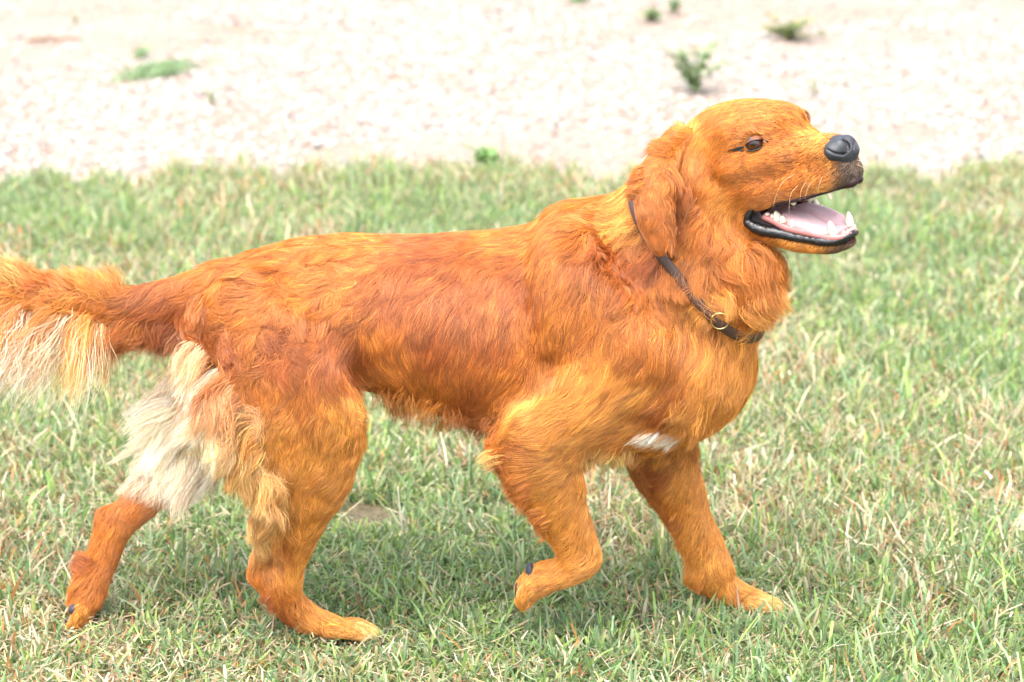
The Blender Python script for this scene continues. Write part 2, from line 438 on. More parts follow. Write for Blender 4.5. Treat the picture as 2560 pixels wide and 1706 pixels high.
def snoise(P, scale, seed, n=5):
    """smooth vector noise: a few random plane waves"""
    r = np.random.default_rng(seed)
    out = np.zeros((len(P), 3), np.float32)
    for i in range(n):
        k = r.normal(size=3) * scale * (1 + .5 * i / n)
        ph = r.uniform(0, 6.28, 3); 
        a = P @ k
        out += np.stack([np.sin(a + ph[0]), np.sin(a * 1.1 + ph[1]), np.sin(a * .93 + ph[2])], 1)
    return out / math.sqrt(n)

# ------------------------------------------------------------------ the dog's body (one continuous solid)
def grid(lo, mid, hi, a, b):
    return np.concatenate([np.arange(lo, mid, a), np.arange(mid, hi, b)])
body = Solid(grid(-.86, .13, .425, .0048, .0023), np.arange(-.27, .21, .0033), grid(-.01, .49, .74, .0046, .0023))

def T(nodes, k=.014, **kw):            # nodes (px, py, y, r_px[, r_depth_px])
    out = []
    for n in nodes:
        p = un(n[0], n[1], n[2]); m = mpp(n[2]); r = n[3] * m; ra = (n[4] if len(n) > 4 else n[3]) * m
        out.append((*p, r, ra))
    body.tube(out, k, **kw)

def tors(nodes):                        # (px, top, bottom, half width m, y)
    out = []
    for px, t, b, hwid, y in nodes:
        p = un(px, (t + b) / 2, y); H = (b - t) / 2 * mpp(y)
        th = PITCH + ((t + b) / 2 - 853) / FPX
        hz = math.sqrt(max(H * H - (hwid * math.sin(th)) ** 2, (.6 * H) ** 2)) / math.cos(th)
        out.append((*p, hz, hwid))
    return out
body.tube(tors([(545,715,880,.075,.03),(620,660,930,.095,.03),(720,620,965,.105,.025),(830,598,965,.105,.02),(920,592,962,.104,.02),(1010,592,980,.110,.02),
  (1100,590,1010,.118,.02),(1200,585,1048,.124,.02),(1300,578,1075,.125,.02),(1400,566,1090,.120,.015),(1500,560,1105,.112,.01),(1600,620,1110,.105,.0),(1680,700,1080,.095,-.01)]), .02, per=4)
# neck, chest
T([(1470,700,.01,145,150),(1580,700,.0,165,165),(1680,660,-.01,158,158),(1755,560,-.02,135,140),(1790,470,-.03,120,120)], .03)
T([(1670,760,-.02,145,150),(1690,870,-.02,122,140),(1665,960,-.01,100,130),(1610,1040,.0,76,110)], .03)
T([(1850,640,-.06,72,100),(1850,710,-.055,60,100),(1790,800,-.03,55,100)], .03)
T([(1430,590,.0,68,100),(1540,565,.0,66,110),(1635,495,-.01,62,100),(1720,430,-.02,70,100)], .03)
# near shoulder, upper arm
T([(1420,640,-.060,70,50),(1450,760,-.098,98,50),(1560,880,-.108,105,60)], .034)
T([(1380,640,-.083,26,26),(1372,740,-.104,26,24),(1396,850,-.108,30,24)], .022)
T([(1560,880,-.105,95,60),(1470,980,-.11,95,60),(1370,1060,-.10,88,62)], .02)
T([(1600,960,-.07,90,80),(1500,1040,-.06,90,80)], .03)
# near front leg
T([(1345,1075,-.095,88,70),(1352,1140,-.09,88,60),(1378,1210,-.08,76,50),(1410,1290,-.07,60,42),(1438,1350,-.065,52,40),(1452,1395,-.062,48,40)], .014)
T([(1452,1395,-.062,48,40),(1425,1428,-.062,36,34),(1388,1438,-.06,36,36),(1350,1450,-.058,40,40),(1322,1472,-.055,34,38)], .01)
for dx, dy, yy in ((0,0,-.075),(6,-4,-.06),(-4,4,-.045)):
    T([(1325+dx,1470+dy,yy,20),(1308+dx,1492+dy,yy-.002,17),(1312+dx,1512+dy,yy,12)], .006)
T([(1268,1110,-.095,26,22),(1300,1110,-.095,40,30)], .02)
# far front leg
T([(1620,1010,.04,95,70),(1645,1100,.05,82,60),(1672,1170,.052,72,50),(1702,1240,.054,58,42),(1733,1310,.056,49,38),(1764,1375,.056,48,38),(1783,1425,.056,46,38)], .016)
T([(1783,1425,.056,44,38),(1806,1462,.056,36,34),(1850,1490,.057,31,38),(1890,1507,.057,28,40)], .01)
for dy, yy, dx in ((6,.036,-16),(4,.05,6),(0,.064,10),(-3,.078,-2)):
    T([(1875+dx,1506+dy,yy,14),(1915+dx,1508+dy,yy,18),(1942+dx,1519+dy,yy,12)], .0035)
for yy in (.043,.057,.071):
    T([(1895,1490,yy,4,3),(1925,1496,yy,6,3),(1950,1512,yy,6,3)], .003, cut=True)
T([(1735,1440,.056,14,12),(1750,1440,.056,20,18)], .01)
# near thigh and hind leg
T([(620,780,-.05,95,60),(680,880,-.08,125,70),(720,980,-.09,150,72),(750,1070,-.085,135,66),(770,1150,-.075,105,56),(775,1215,-.068,84,48)], .022)
T([(840,1020,-.085,48,40),(850,1090,-.08,42,38),(825,1160,-.075,50,40)], .02)
T([(785,1200,-.068,70,46),(765,1280,-.06,58,42),(748,1340,-.05,46,36),(728,1400,-.042,38,30),(712,1445,-.038,46,34)], .014)
T([(700,1260,-.062,40,30),(672,1340,-.055,22,18),(652,1395,-.046,19,16),(640,1438,-.040,18,18)], .012)
T([(645,1438,-.04,17,18),(690,1468,-.038,42,34),(725,1505,-.034,38,32),(765,1540,-.03,34,33),(815,1562,-.028,29,38),(845,1572,-.027,24,42)], .012)
for dy, yy, dx in ((10,-.052,-20),(8,-.036,4),(2,-.020,10),(-3,-.006,-2)):
    T([(840+dx,1568+dy,yy,15),(893+dx,1568+dy,yy,19),(930+dx,1580+dy,yy,13)], .0035)
T([(712,1290,-.088,9,9),(706,1350,-.078,9,9),(690,1405,-.068,8,8)], .008, cut=True)
T([(1452,1230,-.118,7,7),(1470,1300,-.108,8,8),(1480,1345,-.10,6,6)], .008, cut=True)
for yy in (-.044,-.028,-.013):
    T([(880,1552,yy,4,3),(912,1558,yy,6,3),(942,1572,yy,6,3)], .003, cut=True)
# far thigh and hind leg
T([(620,860,.09,110,60),(590,980,.10,100,60),(540,1070,.09,72,50),(470,1150,.075,52,44),(400,1215,.062,44,38),(330,1278,.05,42,34),(283,1322,.042,44,34),(262,1385,.036,36,32),(243,1440,.028,32,30),(222,1495,.02,31,32)], .016)
T([(262,1290,.045,18,18),(280,1320,.045,30,26)], .012)
T([(222,1495,.02,31,32),(203,1535,.014,27,34)], .01)
for yy, dx in ((-.004,-4),(.010,4),(.024,6),(.036,2)):
    T([(205+dx,1530,yy,18),(190+dx,1560,yy,16),(180+dx,1572,yy,12)], .006)
# tail
T([(560,740,.03,75,60),(480,752,.03,58,50),(400,768,.035,50,44),(320,768,.04,38,36),(230,752,.05,22,22),(110,735,.065,15,15),(-20,722,.085,13,13),(-170,716,.11,11,11),(-290,720,.13,9,9)], .02)

def H(nodes, k=.008, both=False, cut=False, axis=None):   # head nodes (fwd, side, up, r, r_side)
    for sgn in ((1, -1) if both else (1,)):
        out = []
        for n in nodes:
            p = hw((n[0], n[1] * sgn, n[2])); out.append((*p, n[3] * HS, (n[4] if len(n) > 4 else n[3]) * HS))
        body.tube(out, k, axis=HB[:, 1] if axis is None else axis, cut=cut, margin=.03)
H([(-9.2,0,-.9,3.2,3.6),(-6.5,0,-.3,3.9,4.5),(-3.6,0,-.2,3.7,4.5),(-1.2,0,-.5,3.2,3.9),(.8,0,-1.7,2.3,3.0)], .012)
H([(.2,0,-2.0,2.1,2.7),(2.4,0,-2.6,2.05,2.3),(4.4,0,-2.9,1.95,2.05),(5.8,0,-3.0,1.75,1.85)], .010)
H([(-1.5,2.5,-4.3,1.7,1.4),(1,2.1,-4.7,1.6,1.2),(3.2,1.6,-4.7,1.5,1.15),(5.1,1.1,-4.7,1.45,1.1),(6.3,.55,-4.75,1.35,1.0)], .009, True)
H([(-5.4,3.2,-3.0,2.7,1.7),(-3.2,2.9,-4.0,2.2,1.6),(-1.8,2.6,-4.6,1.6,1.2)], .014, True)
H([(1.6,2.2,-1.9,.9),(-.6,3.1,-2.0,1.0),(-3.4,3.9,-1.7,1.2)], .012, True)
H([(.9,1.8,.85,.7),(-.6,2.3,1.1,.8),(-2.8,3.1,1.0,1.1)], .012, True)
H([(-5.5,3.0,-5.6,1.9,1.4),(-3.4,2.9,-7.6,1.15,1.0),(-1.2,2.4,-9.3,.95,.8),(1.3,1.75,-10.45,.8,.7),(3.2,1.1,-10.95,.70,.62),(4.05,.4,-11.0,.66,.55)], .008, True)
H([(-6,0,-5.6,2.2,2.4),(-3,0,-8.8,.9,2.0),(0,0,-10.5,.6,1.5),(3.0,0,-11.2,.5,.9)], .012)
H([(-7.5,0,-4.5,3.2,3.6),(-6.0,0,-7.0,2.2,2.8)], .02)
# mouth cavity and eye sockets
H([(-3.2,0,-6.7,.9,2.9),(0,0,-7.9,1.5,2.2),(3,0,-8.8,1.9,1.5),(6.5,0,-9.3,2.3,1.4)], .004, cut=True)
H([(.15,3.5,.0,.68),(.35,4.6,.0,.85)], .003, True, cut=True)
# philtrum crease
H([(7.9,0,-4.0,.12),(7.7,0,-5.4,.12)], .003, cut=True)
V, F = body.mesh()
LIP = [(-2.4,3.7,-5.9),(-3.4,3.9,-6.9),(-2.6,3.65,-7.95),(-1.0,2.8,-8.85),(.3,2.4,-9.5),(1.6,2.1,-10.0),(3.0,1.75,-10.5),(3.9,1.25,-10.7),(4.6,.65,-10.65),(4.85,0,-10.55)]
GUM = [(-2.3,2.85,-7.0),(-1.4,2.6,-7.6),(-.2,2.35,-8.55),(1.6,1.95,-9.35),(2.8,1.6,-9.95),(3.8,1.25,-10.35),(4.5,.7,-10.5),(4.8,0,-10.45)]
full = LIP + [mir(p) for p in LIP[-2::-1]]
fullg = GUM + [mir(p) for p in GUM[-2::-1]]
INL = np.vstack([[hw(a * (1 - t_) + b * t_) for a, b in zip(catmull(np.array(full), 60), catmull(np.array(fullg), 60))] for t_ in (.45, .75)])
def in_lip(P):
    m = np.zeros(len(P), bool); near_ = np.linalg.norm(P - hw((1, 0, -8.5)), axis=1) < .11; q = P[near_]
    m[near_] = (((q[:, None] - INL[None]) ** 2).sum(2).min(1) < .0078 ** 2) if len(q) else False
    return m
print('body', len(V), len(F), round(time.time() - T0, 1))

dog = empty('dog', tuple(un(1100, 1560, 0)[:2]) + (0,))
tag(dog, 'golden red retriever walking across the grass with mouth open and collar on', 'dog')
dloc = np.array(dog.location)
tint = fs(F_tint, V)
hc = (V - HO) @ HB / HS                  # head coordinates of every vertex
inm = (hc[:, 0] > -4.6) & (hc[:, 0] < 7) & (hc[:, 2] < -5.6) & (hc[:, 2] > -12) & (np.abs(hc[:, 1]) < 2.6)
Nrm = body.grad(V)
cavity = inm & (((Nrm @ HB)[:, 2] > .2) & (hc[:, 2] < -7) | ((Nrm @ HB)[:, 2] < -.5) & (hc[:, 2] > -7) | ((Nrm @ HB)[:, 0] > .5) & (hc[:, 0] < 2))
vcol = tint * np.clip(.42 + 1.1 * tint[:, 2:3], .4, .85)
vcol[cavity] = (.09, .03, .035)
vcol[in_lip(V)] = (.015, .009, .010)
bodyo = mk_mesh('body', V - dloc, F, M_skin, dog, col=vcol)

# ------------------------------------------------------------------ collar
N_ = un(1640, 430, .03); Tt = un(1848, 778, -.06); Mm = un(1618, 640, -.12)
cc_ = (N_ + Tt) / 2
pn = np.cross(Tt - N_, Mm - N_); pn /= np.linalg.norm(pn)
e1 = (Tt - N_) / np.linalg.norm(Tt - N_); e2 = np.cross(pn, e1)
th = np.linspace(0, 2 * math.pi, 96, endpoint=False); rr = []
for t_ in th:
    d = e1 * math.cos(t_) + e2 * math.sin(t_)
    s_ = np.linspace(.02, .24, 220); D = body.sample(cc_ + d * s_[:, None])
    lv = .002 + .015 * min(max((math.cos(t_) + .9) / .5, 0), 1); i_ = np.argmax(D > lv); rr.append(s_[i_] if D[i_] > lv else np.nan)
rr = np.array(rr); ok = ~np.isnan(rr); rr = np.interp(th, th[ok], rr[ok], period=2 * math.pi)
fq = np.fft.rfft(rr); fq[6:] = 0; rr = np.fft.irfft(fq, 96)
ring = cc_ + (e1[None] * np.cos(th)[:, None] + e2[None] * np.sin(th)[:, None]) * rr[:, None]
# ------------------------------------------------------------------ fur
def tri_sample(V, F, n, wfun, seed):
    r = np.random.default_rng(seed)
    Tr = np.vstack([F[:, [0, 1, 2]], F[:, [0, 2, 3]]])
    A = V[Tr[:, 0]]; B = V[Tr[:, 1]]; C = V[Tr[:, 2]]
    area = np.linalg.norm(np.cross(B - A, C - A), axis=1) * .5
    w = area * wfun((A + B + C) / 3)
    idx = r.choice(len(Tr), n, p=w / w.sum())
    u = r.random((n, 1)); v = r.random((n, 1)); m = u + v > 1
    u = np.where(m, 1 - u, u); v = np.where(m, 1 - v, v)
    return A[idx] + (B[idx] - A[idx]) * u + (C[idx] - A[idx]) * v

def make_fur(name, parent, origin, roots, solid, flow, length, wave, lift, colr, mat, K=7, seed=1, r0=.00022, grav=.0, fine=9, coarse=90, clump=.75, hug=.55, noise=.22, tang=1.0, vary=1.0):
    """flow: callable(P)->3D direction; length/wave/lift arrays; strands follow the solid's surface"""
    r = np.random.default_rng(seed)
    n = len(roots)
    P = np.zeros((n, K, 3), np.float32); P[:, 0] = roots
    N = solid.grad(roots)
    nz = snoise(roots, 55, seed + 5) * .55 + snoise(roots, 140, seed + 6) * .35
    jit = r.normal(size=(n, 3)) * noise
    Lr = length * r.uniform(.65 if tang > .5 else .4, 1.12, n)
    cur = roots.copy(); step = Lr / (K - 1)
    wv_ph = snoise(roots, 38, seed + 9)[:, 0] * 3.2
    h0 = solid.sample(roots)
    for k_ in range(1, K):
        s = k_ / (K - 1)
        d = flow(cur)
        d = d + nz * (.08 + .60 * np.minimum(wave, 1.3))[:, None] + jit
        g = solid.grad(cur) if k_ > 1 else N
        side = np.cross(g, d); side /= np.maximum(np.linalg.norm(side, axis=1, keepdims=True), 1e-6)
        d = d + side * (np.cos(wv_ph + s * 5.0 * np.minimum(1.4, length / .035)) * wave * .75)[:, None]
        d = d - g * np.sum(d * g, 1, keepdims=True) * tang
        d /= np.maximum(np.linalg.norm(d, axis=1, keepdims=True), 1e-6)
        d = d + g * (lift * (1.15 - s))[:, None]
        if grav: d[:, 2] -= grav * s
        d /= np.maximum(np.linalg.norm(d, axis=1, keepdims=True), 1e-6)
        cur = cur + d * step[:, None]
        h = solid.sample(cur)
        tgt = np.maximum(.0012, lift * Lr * (.35 + .5 * s))
        low = h < tgt
        cur = cur + g * np.where(low, (tgt - h) * .9, -np.clip(h - tgt * 1.3, 0, .004) * hug)[:, None]
        P[:, k_] = cur
    # clumping in two sizes: each strand leans onto the strand of its lock's centre
    for cnt, amt, pw in ((coarse, clump * .75, 1.3), (fine, clump, 1.6)):
        m = max(4, n // cnt)
        ctr = r.choice(n, m, replace=False)
        kd = kdtree.KDTree(m)
        for i_, c_ in enumerate(ctr): kd.insert(roots[c_], i_)
        kd.balance()
        find = kd.find
        near = np.fromiter((find(q)[1] for q in roots.tolist()), np.int64, n)
        G = P[ctr[near]]
        s = np.linspace(0, 1, K)[None, :, None] ** pw
        off = (P[:, :1] - G[:, :1])
        a = (amt * r.uniform(.5, 1.1, n) * (.6 + .4 * np.minimum(wave, 1)))[:, None, None]
        P = P + a * s * (G + off * .25 - P)
        if cnt == fine: lock = r.uniform(-1, 1, m)[near]
        else: lockc = r.uniform(-1, 1, m)[near]
    P = P.astype(np.float32)
    hcv = bpy.data.hair_curves.new(name)
    hcv.add_curves([K] * n)
    hcv.attributes['position'].data.foreach_set('vector', (P - origin).astype(np.float32).ravel())
    ra = hcv.attributes.get('radius') or hcv.attributes.new('radius', 'FLOAT', 'POINT')
    prof = (np.array([1, 1, .95, .85, .7, .5, .18]) if K == 7 else np.linspace(1, .18, K))[None, :] * (r0 * r.uniform(.7, 1.25, n))[:, None]
    ra.data.foreach_set('value', prof.astype(np.float32).ravel())
    ct = hcv.attributes.new('tint', 'FLOAT_COLOR', 'CURVE')
    br = np.exp(vary * (.28 * lock + .14 * lockc) + r.normal(0, .28, n))[:, None]
    c4 = np.ones((n, 4), np.float32)
    cc = np.clip(colr, .002, .93)
    # lighter strands are also yellower
    sh = 1 + .20 * vary * (lock[:, None] * np.array([0, .5, .7]))
    c4[:, :3] = np.clip(cc * br * sh, .002, .93)
    ct.data.foreach_set('color', c4.ravel())
    hcv.materials.append(mat)
    o = bpy.data.objects.new(name, hcv); COL.objects.link(o); o.parent = parent
    return o

camdir = np.array([0, -math.cos(rad(15)), math.sin(rad(15))])
def img_dir(f2):
    d = f2[:, :1] * CR + (-f2[:, 1:2]) * CU
    return d
def coat_flow(P):
    f = fs(F_flow, P)[:, :2]
    f = f / np.maximum(np.linalg.norm(f, axis=1, keepdims=True), 1e-6)
    return img_dir(f)

def keep_skin(P):
    """where the coat grows: not in the mouth, on the nose, in the eyes, on the pads"""
    h = (P - HO) @ HB / HS
    n = body.grad(P) @ HB
    a = np.abs(h[:, 1])
    m = np.ones(len(P), bool)
    inm_ = (h[:, 0] > -4.4) & (h[:, 0] < 7.5) & (h[:, 2] > -12) & (a < 3.0)
    m &= ~(inm_ & (h[:, 2] < -5.9) & (h[:, 2] > -7.3) & (n[:, 2] < -.35))
    m &= ~(inm_ & (h[:, 2] < -6.9) & (n[:, 2] > .05))
    m &= ~(inm_ & (h[:, 2] < -5.8) & (h[:, 2] > -11.5) & (a < 2.2) & (n[:, 0] > .3) & (h[:, 0] < 1.5))
    m &= ~((h[:, 0] > 6.5) & (h[:, 2] > -3.7) & (a < 1.9))
    for sg in (1, -1):
        m &= ~(np.linalg.norm((h - np.array([.0, 3.6 * sg, -.05])) / np.array([1.25, 1.3, .85]), axis=1) < 1)
    m &= P[:, 2] > .004
    m &= ~in_lip(P)
    uu_, vv_ = pxof(P)
    m &= ~((((uu_ - 182) / 15) ** 2 + ((vv_ - 1524) / 14) ** 2 < 1) | (((uu_ - 1322) / 10) ** 2 + ((vv_ - 1428) / 15) ** 2 < 1) | (((uu_ - 1290) / 8) ** 2 + ((vv_ - 1478) / 15) ** 2 < 1))
    for (ax_, ay_), (bx_, by_) in (((1828, 378), (1862, 368)), ((1900, 350), (1918, 353))):
        t_ = np.clip(((uu_ - ax_) * (bx_ - ax_) + (vv_ - ay_) * (by_ - ay_)) / ((bx_ - ax_) ** 2 + (by_ - ay_) ** 2), 0, 1)
        m &= ~((np.hypot(uu_ - ax_ - t_ * (bx_ - ax_), vv_ - ay_ - t_ * (by_ - ay_)) < 5.5) & (P[:, 1] < -.06))
    dn = (P - cc_) @ pn; along = -dn if (gr(1500, 900) - cc_) @ pn > 0 else dn      # + = head side of the collar
    onr = np.linalg.norm(P - cc_, axis=1) < .16
    lim = .008
    m &= ~(onr & (along > -.011) & (along < lim) & (P[:, 1] < .03))
    return m
Hd = lambda P: (P - HO) @ HB / HS
def is_head(P):
    h = Hd(P)
    return (h[:, 0] > -7.5) & (h[:, 2] > -13) & (P[:, 0] > .2)
def dens(P):
    n = body.grad(P)
    vis = np.where(n @ camdir > -.35, 1.0, .3)
    u, v = pxof(P)
    vis = np.where((u < -60), .25, vis)
    return vis * np.where(is_head(P), 1.9, 1.0)
NF = 330000
R0 = tri_sample(V, F, NF, dens, 3)
R0 = R0[keep_skin(R0)]
fl = fs(F_flow, R0)
u, v = pxof(R0)
nR = body.grad(R0)
L = fl[:, 2] * .001 * np.where(v > 1150, 1.55, 1.2) * np.where((v > 1535) & (u > 780) & (u < 1000) | (v > 1480) & (u > 1850) | (v > 1500) & (u < 260), .55, 1)
wv = fl[:, 3]; lf = fl[:, 4]
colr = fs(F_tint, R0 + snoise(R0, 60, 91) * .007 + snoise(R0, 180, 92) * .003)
hR = Hd(R0)
dR = (R0 - cc_) @ pn; dR = -dR if (gr(1500, 900) - cc_) @ pn > 0 else dR
nearc = (np.linalg.norm(R0 - cc_, axis=1) < .17) & (dR > 0) & (dR < .08) & (u < 1790) & (v < 800)
L = np.where(nearc, np.minimum(L, dR * 1.05 + .004), L)
lf = np.where(nearc, np.minimum(lf, .10), lf)
below = (np.linalg.norm(R0 - cc_, axis=1) < .18) & (dR <= 0) & (dR > -.05) & (v < 820)
lf = np.where(below, np.minimum(lf, .12), lf)
L = np.where(below, np.minimum(L, .030), L)
# region masks
head_m = is_head(R0) & (v < 700) & (hR[:, 2] > -12.6) & (np.hypot(hR[:, 0] + 0, 0) < 30) & (u > 1690)
tail_m = (u < 480) & (v < 900) & (R0[:, 2] > .3)
legs_m = (v > 1150) & ~tail_m
parts = {'head_fur': head_m, 'tail_fur': tail_m & ~head_m, 'leg_fur': legs_m & ~head_m, 'coat': ~(head_m | tail_m | legs_m)}
print('roots', len(R0), {k_: int(m_.sum()) for k_, m_ in parts.items()}, round(time.time() - T0, 1))
sd = 20
for nm, m_ in parts.items():
    kw = dict(fine=12, coarse=120, clump=.85, noise=.16)
    if nm == 'head_fur': kw = dict(fine=8, coarse=60, clump=.55, r0=.00016, noise=.16)
    if nm == 'leg_fur': kw = dict(fine=10, coarse=70, clump=.75, r0=.00018, vary=.8)
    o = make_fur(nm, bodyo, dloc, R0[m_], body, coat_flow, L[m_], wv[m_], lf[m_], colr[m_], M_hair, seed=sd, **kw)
    o['kind'] = 'stuff'
    sd += 10
print('fur', round(time.time() - T0, 1))


# ------------------------------------------------------------------ helpers for small parts
def hit(solid, px, py, t0=2.2, t1=3.6, level=0.0):
    """where the line of sight through a photo point meets a solid (used to seat features on the surface)"""
    t = np.linspace(t0, t1, 2800); P = CC + ray(px, py)[None] * t[:, None]
    inside = [(P[:, c] > solid.ax[c][0]) & (P[:, c] < solid.ax[c][-1]) for c in range(3)]
    m = inside[0] & inside[1] & inside[2]
    D = np.where(m, solid.sample(P), 1)
    i = np.argmax(D < level)
    return P[i] if D[i] < level else None

def sweep(P, R, n=10, flat=1.0, side=None, per=4):
    """closed swept tube; R radii; flat squashes across 'side'"""
    P = np.asarray(P, float); R = np.asarray(R, float).reshape(-1, 1)
    Q = catmull(np.hstack([P, R]), (len(P) - 1) * per + 1); C, r = Q[:, :3], Q[:, 3]
    Tn = np.gradient(C, axis=0); Tn /= np.linalg.norm(Tn, axis=1, keepdims=True)
    ref = np.array(side if side is not None else (0, 1, .13), float)
    A = np.cross(Tn, ref); A /= np.maximum(np.linalg.norm(A, axis=1, keepdims=True), 1e-6)
    B = np.cross(Tn, A)
    th = np.linspace(0, 2 * math.pi, n, endpoint=False)
    V = (C[:, None] + A[:, None] * np.cos(th)[None, :, None] * r[:, None, None] + B[:, None] * np.sin(th)[None, :, None] * (r * flat)[:, None, None])
    m = len(C); V = V.reshape(-1, 3); F = []
    for i in range(m - 1):
        for j in range(n):
            F.append((i * n + j, i * n + (j + 1) % n, (i + 1) * n + (j + 1) % n, (i + 1) * n + j))
    F.append(tuple(range(n))[::-1]); F.append(tuple(range((m - 1) * n, m * n)))
    return V, F

def join(parts_):
    V = []; F = []; o = 0
    for v_, f_ in parts_:
        V.append(np.asarray(v_)); F += [tuple(int(i) + o for i in q) for q in f_]; o += len(v_)
    return np.vstack(V), F

def sphere(c, r, n=24, m=16):
    V = []; F = []
    for i in range(m + 1):
        for j in range(n):
            a = math.pi * i / m; b = 2 * math.pi * j / n
            V.append((math.sin(a) * math.cos(b), math.sin(a) * math.sin(b), math.cos(a)))
    for i in range(m):
        for j in range(n):
            F.append((i * n + j, (i + 1) * n + j, (i + 1) * n + (j + 1) % n, i * n + (j + 1) % n))
    return np.array(V) * r + np.array(c), F
def mir(p): return (p[0], -p[1], p[2])

# ------------------------------------------------------------------ nose
c0 = hw((7, 0, -2.7))
nose = Solid(*[np.arange(c0[q] - .042, c0[q] + .042, .0009) for q in range(3)])
def NT(nodes, k=.004, cut=False, both=False):
    for sg in ((1, -1) if both else (1,)):
        nose.tube([(*hw((a, b * sg, c)), r * HS, ra * HS) for a, b, c, r, ra in nodes], k, axis=HB[:, 1], cut=cut, margin=.01, per=3)
NT([(6.35,0,-2.25,.95,1.5),(6.75,0,-2.7,1.15,1.55),(6.85,0,-3.3,1.0,1.2),(6.9,0,-4.0,.7,.6)], .005)
NT([(6.5,1.15,-2.6,.85,.75)], .004, both=True)
NT([(7.0,-.35,-3.0,.95,1.25)], .004)
NT([(7.15,.62,-2.2,.6,.55)], .004, both=True)
for path in ([(2111,354,.26),(2117,362,.30),(2119,372,.24),(2114,382,.17),(2104,386,.12),(2092,385,.10),(2078,380,.09),(2068,374,.07)],
             [(2134,350,.20),(2138,357,.24),(2140,365,.18),(2145,371,.11),(2150,372,.07)]):
    pts = []
    for px, py, r_ in path:
        h_ = hit(nose, px, py)
        if h_ is None: continue
        pts.append((*(h_ + ray(px, py) * (.0030 if r_ > .15 else .0006)), r_ * HS, r_ * HS))
    if len(pts) > 1: nose.tube(pts, .0012, cut=True, margin=.0)
pts = [hit(nose, px, py) for px, py in ((2133, 362), (2134, 380), (2135, 398), (2134, 410))]
pts = [(*p, .0007, .0007) for p in pts if p is not None]
if len(pts) > 1: nose.tube(pts, .0015, cut=True, margin=.0)
Vn, Fn = nose.mesh()
mk_mesh('nose', Vn - dloc, Fn, M_nose, dog)

# ------------------------------------------------------------------ eyes
M_eye = mat_attr('eye', .03, .5)
M_lidc = mat_attr('lid_skin', .5, .35)
ALM = [(1842,374.5),(1859,368),(1868,361),(1877,355),(1888,352),(1900,352.5),(1913,354),(1908,362),(1898,370),(1886,374.5),(1872,376),(1856,375)]
RE = .0118
Pe = un(1880, 361, -.112); gaze = None
view = -ray(1880, 361); view /= np.linalg.norm(view)
Ec = Pe - (view * .75 + HB[:, 1] * .35) / np.linalg.norm(view * .75 + HB[:, 1] * .35) * RE * .93
def eye(center, gz, alm, mirror):
    v_, f_ = sphere(center, RE, 40, 28)
    g_ = gz / np.linalg.norm(gz); ang = np.degrees(np.arccos(np.clip((v_ - center) @ g_ / RE, -1, 1)))
    col = np.tile(np.array([.05, .03, .025]), (len(v_), 1))
    col[ang < 38] = (.012, .007, .005); col[ang < 33] = (.07, .022, .005); col[ang < 24] = (.035, .011, .003); col[ang < 14] = (.002, .002, .003)
    eo = mk_mesh('eye', v_ - dloc, f_, M_eye, dog, col=col)
    # lids: a ring of skin wrapped over the ball with an almond opening
    inner = []
    for px, py in alm:
        d = ray(px, py); oc = CC - center; b = d @ oc; c_ = oc @ oc - (RE + .0005) ** 2; disc = b * b - (d @ d) * c_
        if disc > 0: q = CC + d * ((-b - math.sqrt(disc)) / (d @ d))
        else:
            q = CC + d * (-b / (d @ d)); q = center + (q - center) / np.linalg.norm(q - center) * np.linalg.norm(q - center)
        inner.append(q)
    inner = np.array(inner)
    if mirror is not None:
        inner = mirror(inner)
    inner = catmull(np.vstack([inner[-1:], inner, inner[:2]]), (len(inner) + 2) * 4 + 1)[4:-4]
    inner = inner[:-1]; mid = inner.mean(0)
    rings = [inner, center + (inner - center) * 1.07 + (inner - mid) * .07]
    for s_, sink in ((.20, .0002), (.34, -.003), (.7, -.008)):
        q = inner + (inner - mid) * s_
        dirn = (mid - center) / np.linalg.norm(mid - center)
        rings.append(q + dirn * sink)
    V_ = np.vstack(rings); n_ = len(inner); F_ = []
    for k_ in range(len(rings) - 1):
        for j in range(n_):
            F_.append((k_ * n_ + j, k_ * n_ + (j + 1) % n_, (k_ + 1) * n_ + (j + 1) % n_, (k_ + 1) * n_ + j))
    col = np.zeros((len(V_), 3)) + (.012, .009, .010)
    col[2 * n_:3 * n_] = (.03, .015, .012); col[3 * n_:] = (.16, .045, .010)
    mk_mesh('eyelid', V_ - dloc, F_, M_lidc, dog, col=col)
    return inner
gz = (Pe + HB[:, 0] * .0003 - Ec)
eye(Ec, gz + HB[:, 0] * .001, ALM, None)
for pth in ([(1829,377),(1838,374),(1848,370),(1858,367)], [(1898,351),(1907,350),(1916,352),(1920,356)], [(1829,377),(1845,376),(1858,377)]):
    q_ = [hit(body, a, b) - ray(a, b) * .0012 for a, b in pth]
    mk_mesh('eye_corner', *(lambda vf: (vf[0] - dloc, vf[1]))(sweep(q_, [.0005, .0010, .0014, .0010][:len(q_)], 8)), M_lid, dog)
def mirror_pts(Q):
    h = (Q - HO) @ HB; h[:, 1] *= -1
    return HO + h @ HB.T
Ef = hw(hm(1996, 304, -2.85))
def eye_far():
    inner = mirror_pts(eye_inner)
eye_inner = None
d2 = -HB[:, 1] * .5 + HB[:, 0] * .6 - ray(2002, 301) * .55
# far eye: the near one reflected across the head's middle plane
v_, f_ = sphere(Ef, RE, 32, 22)
g_ = d2 / np.linalg.norm(d2); ang = np.degrees(np.arccos(np.clip((v_ - Ef) @ g_ / RE, -1, 1)))
col = np.tile(np.array([.05, .03, .025]), (len(v_), 1)); col[ang < 42] = (.03, .012, .006); col[ang < 20] = (.002, .002, .003)
mk_mesh('eye', v_ - dloc, f_, M_eye, dog, col=col)
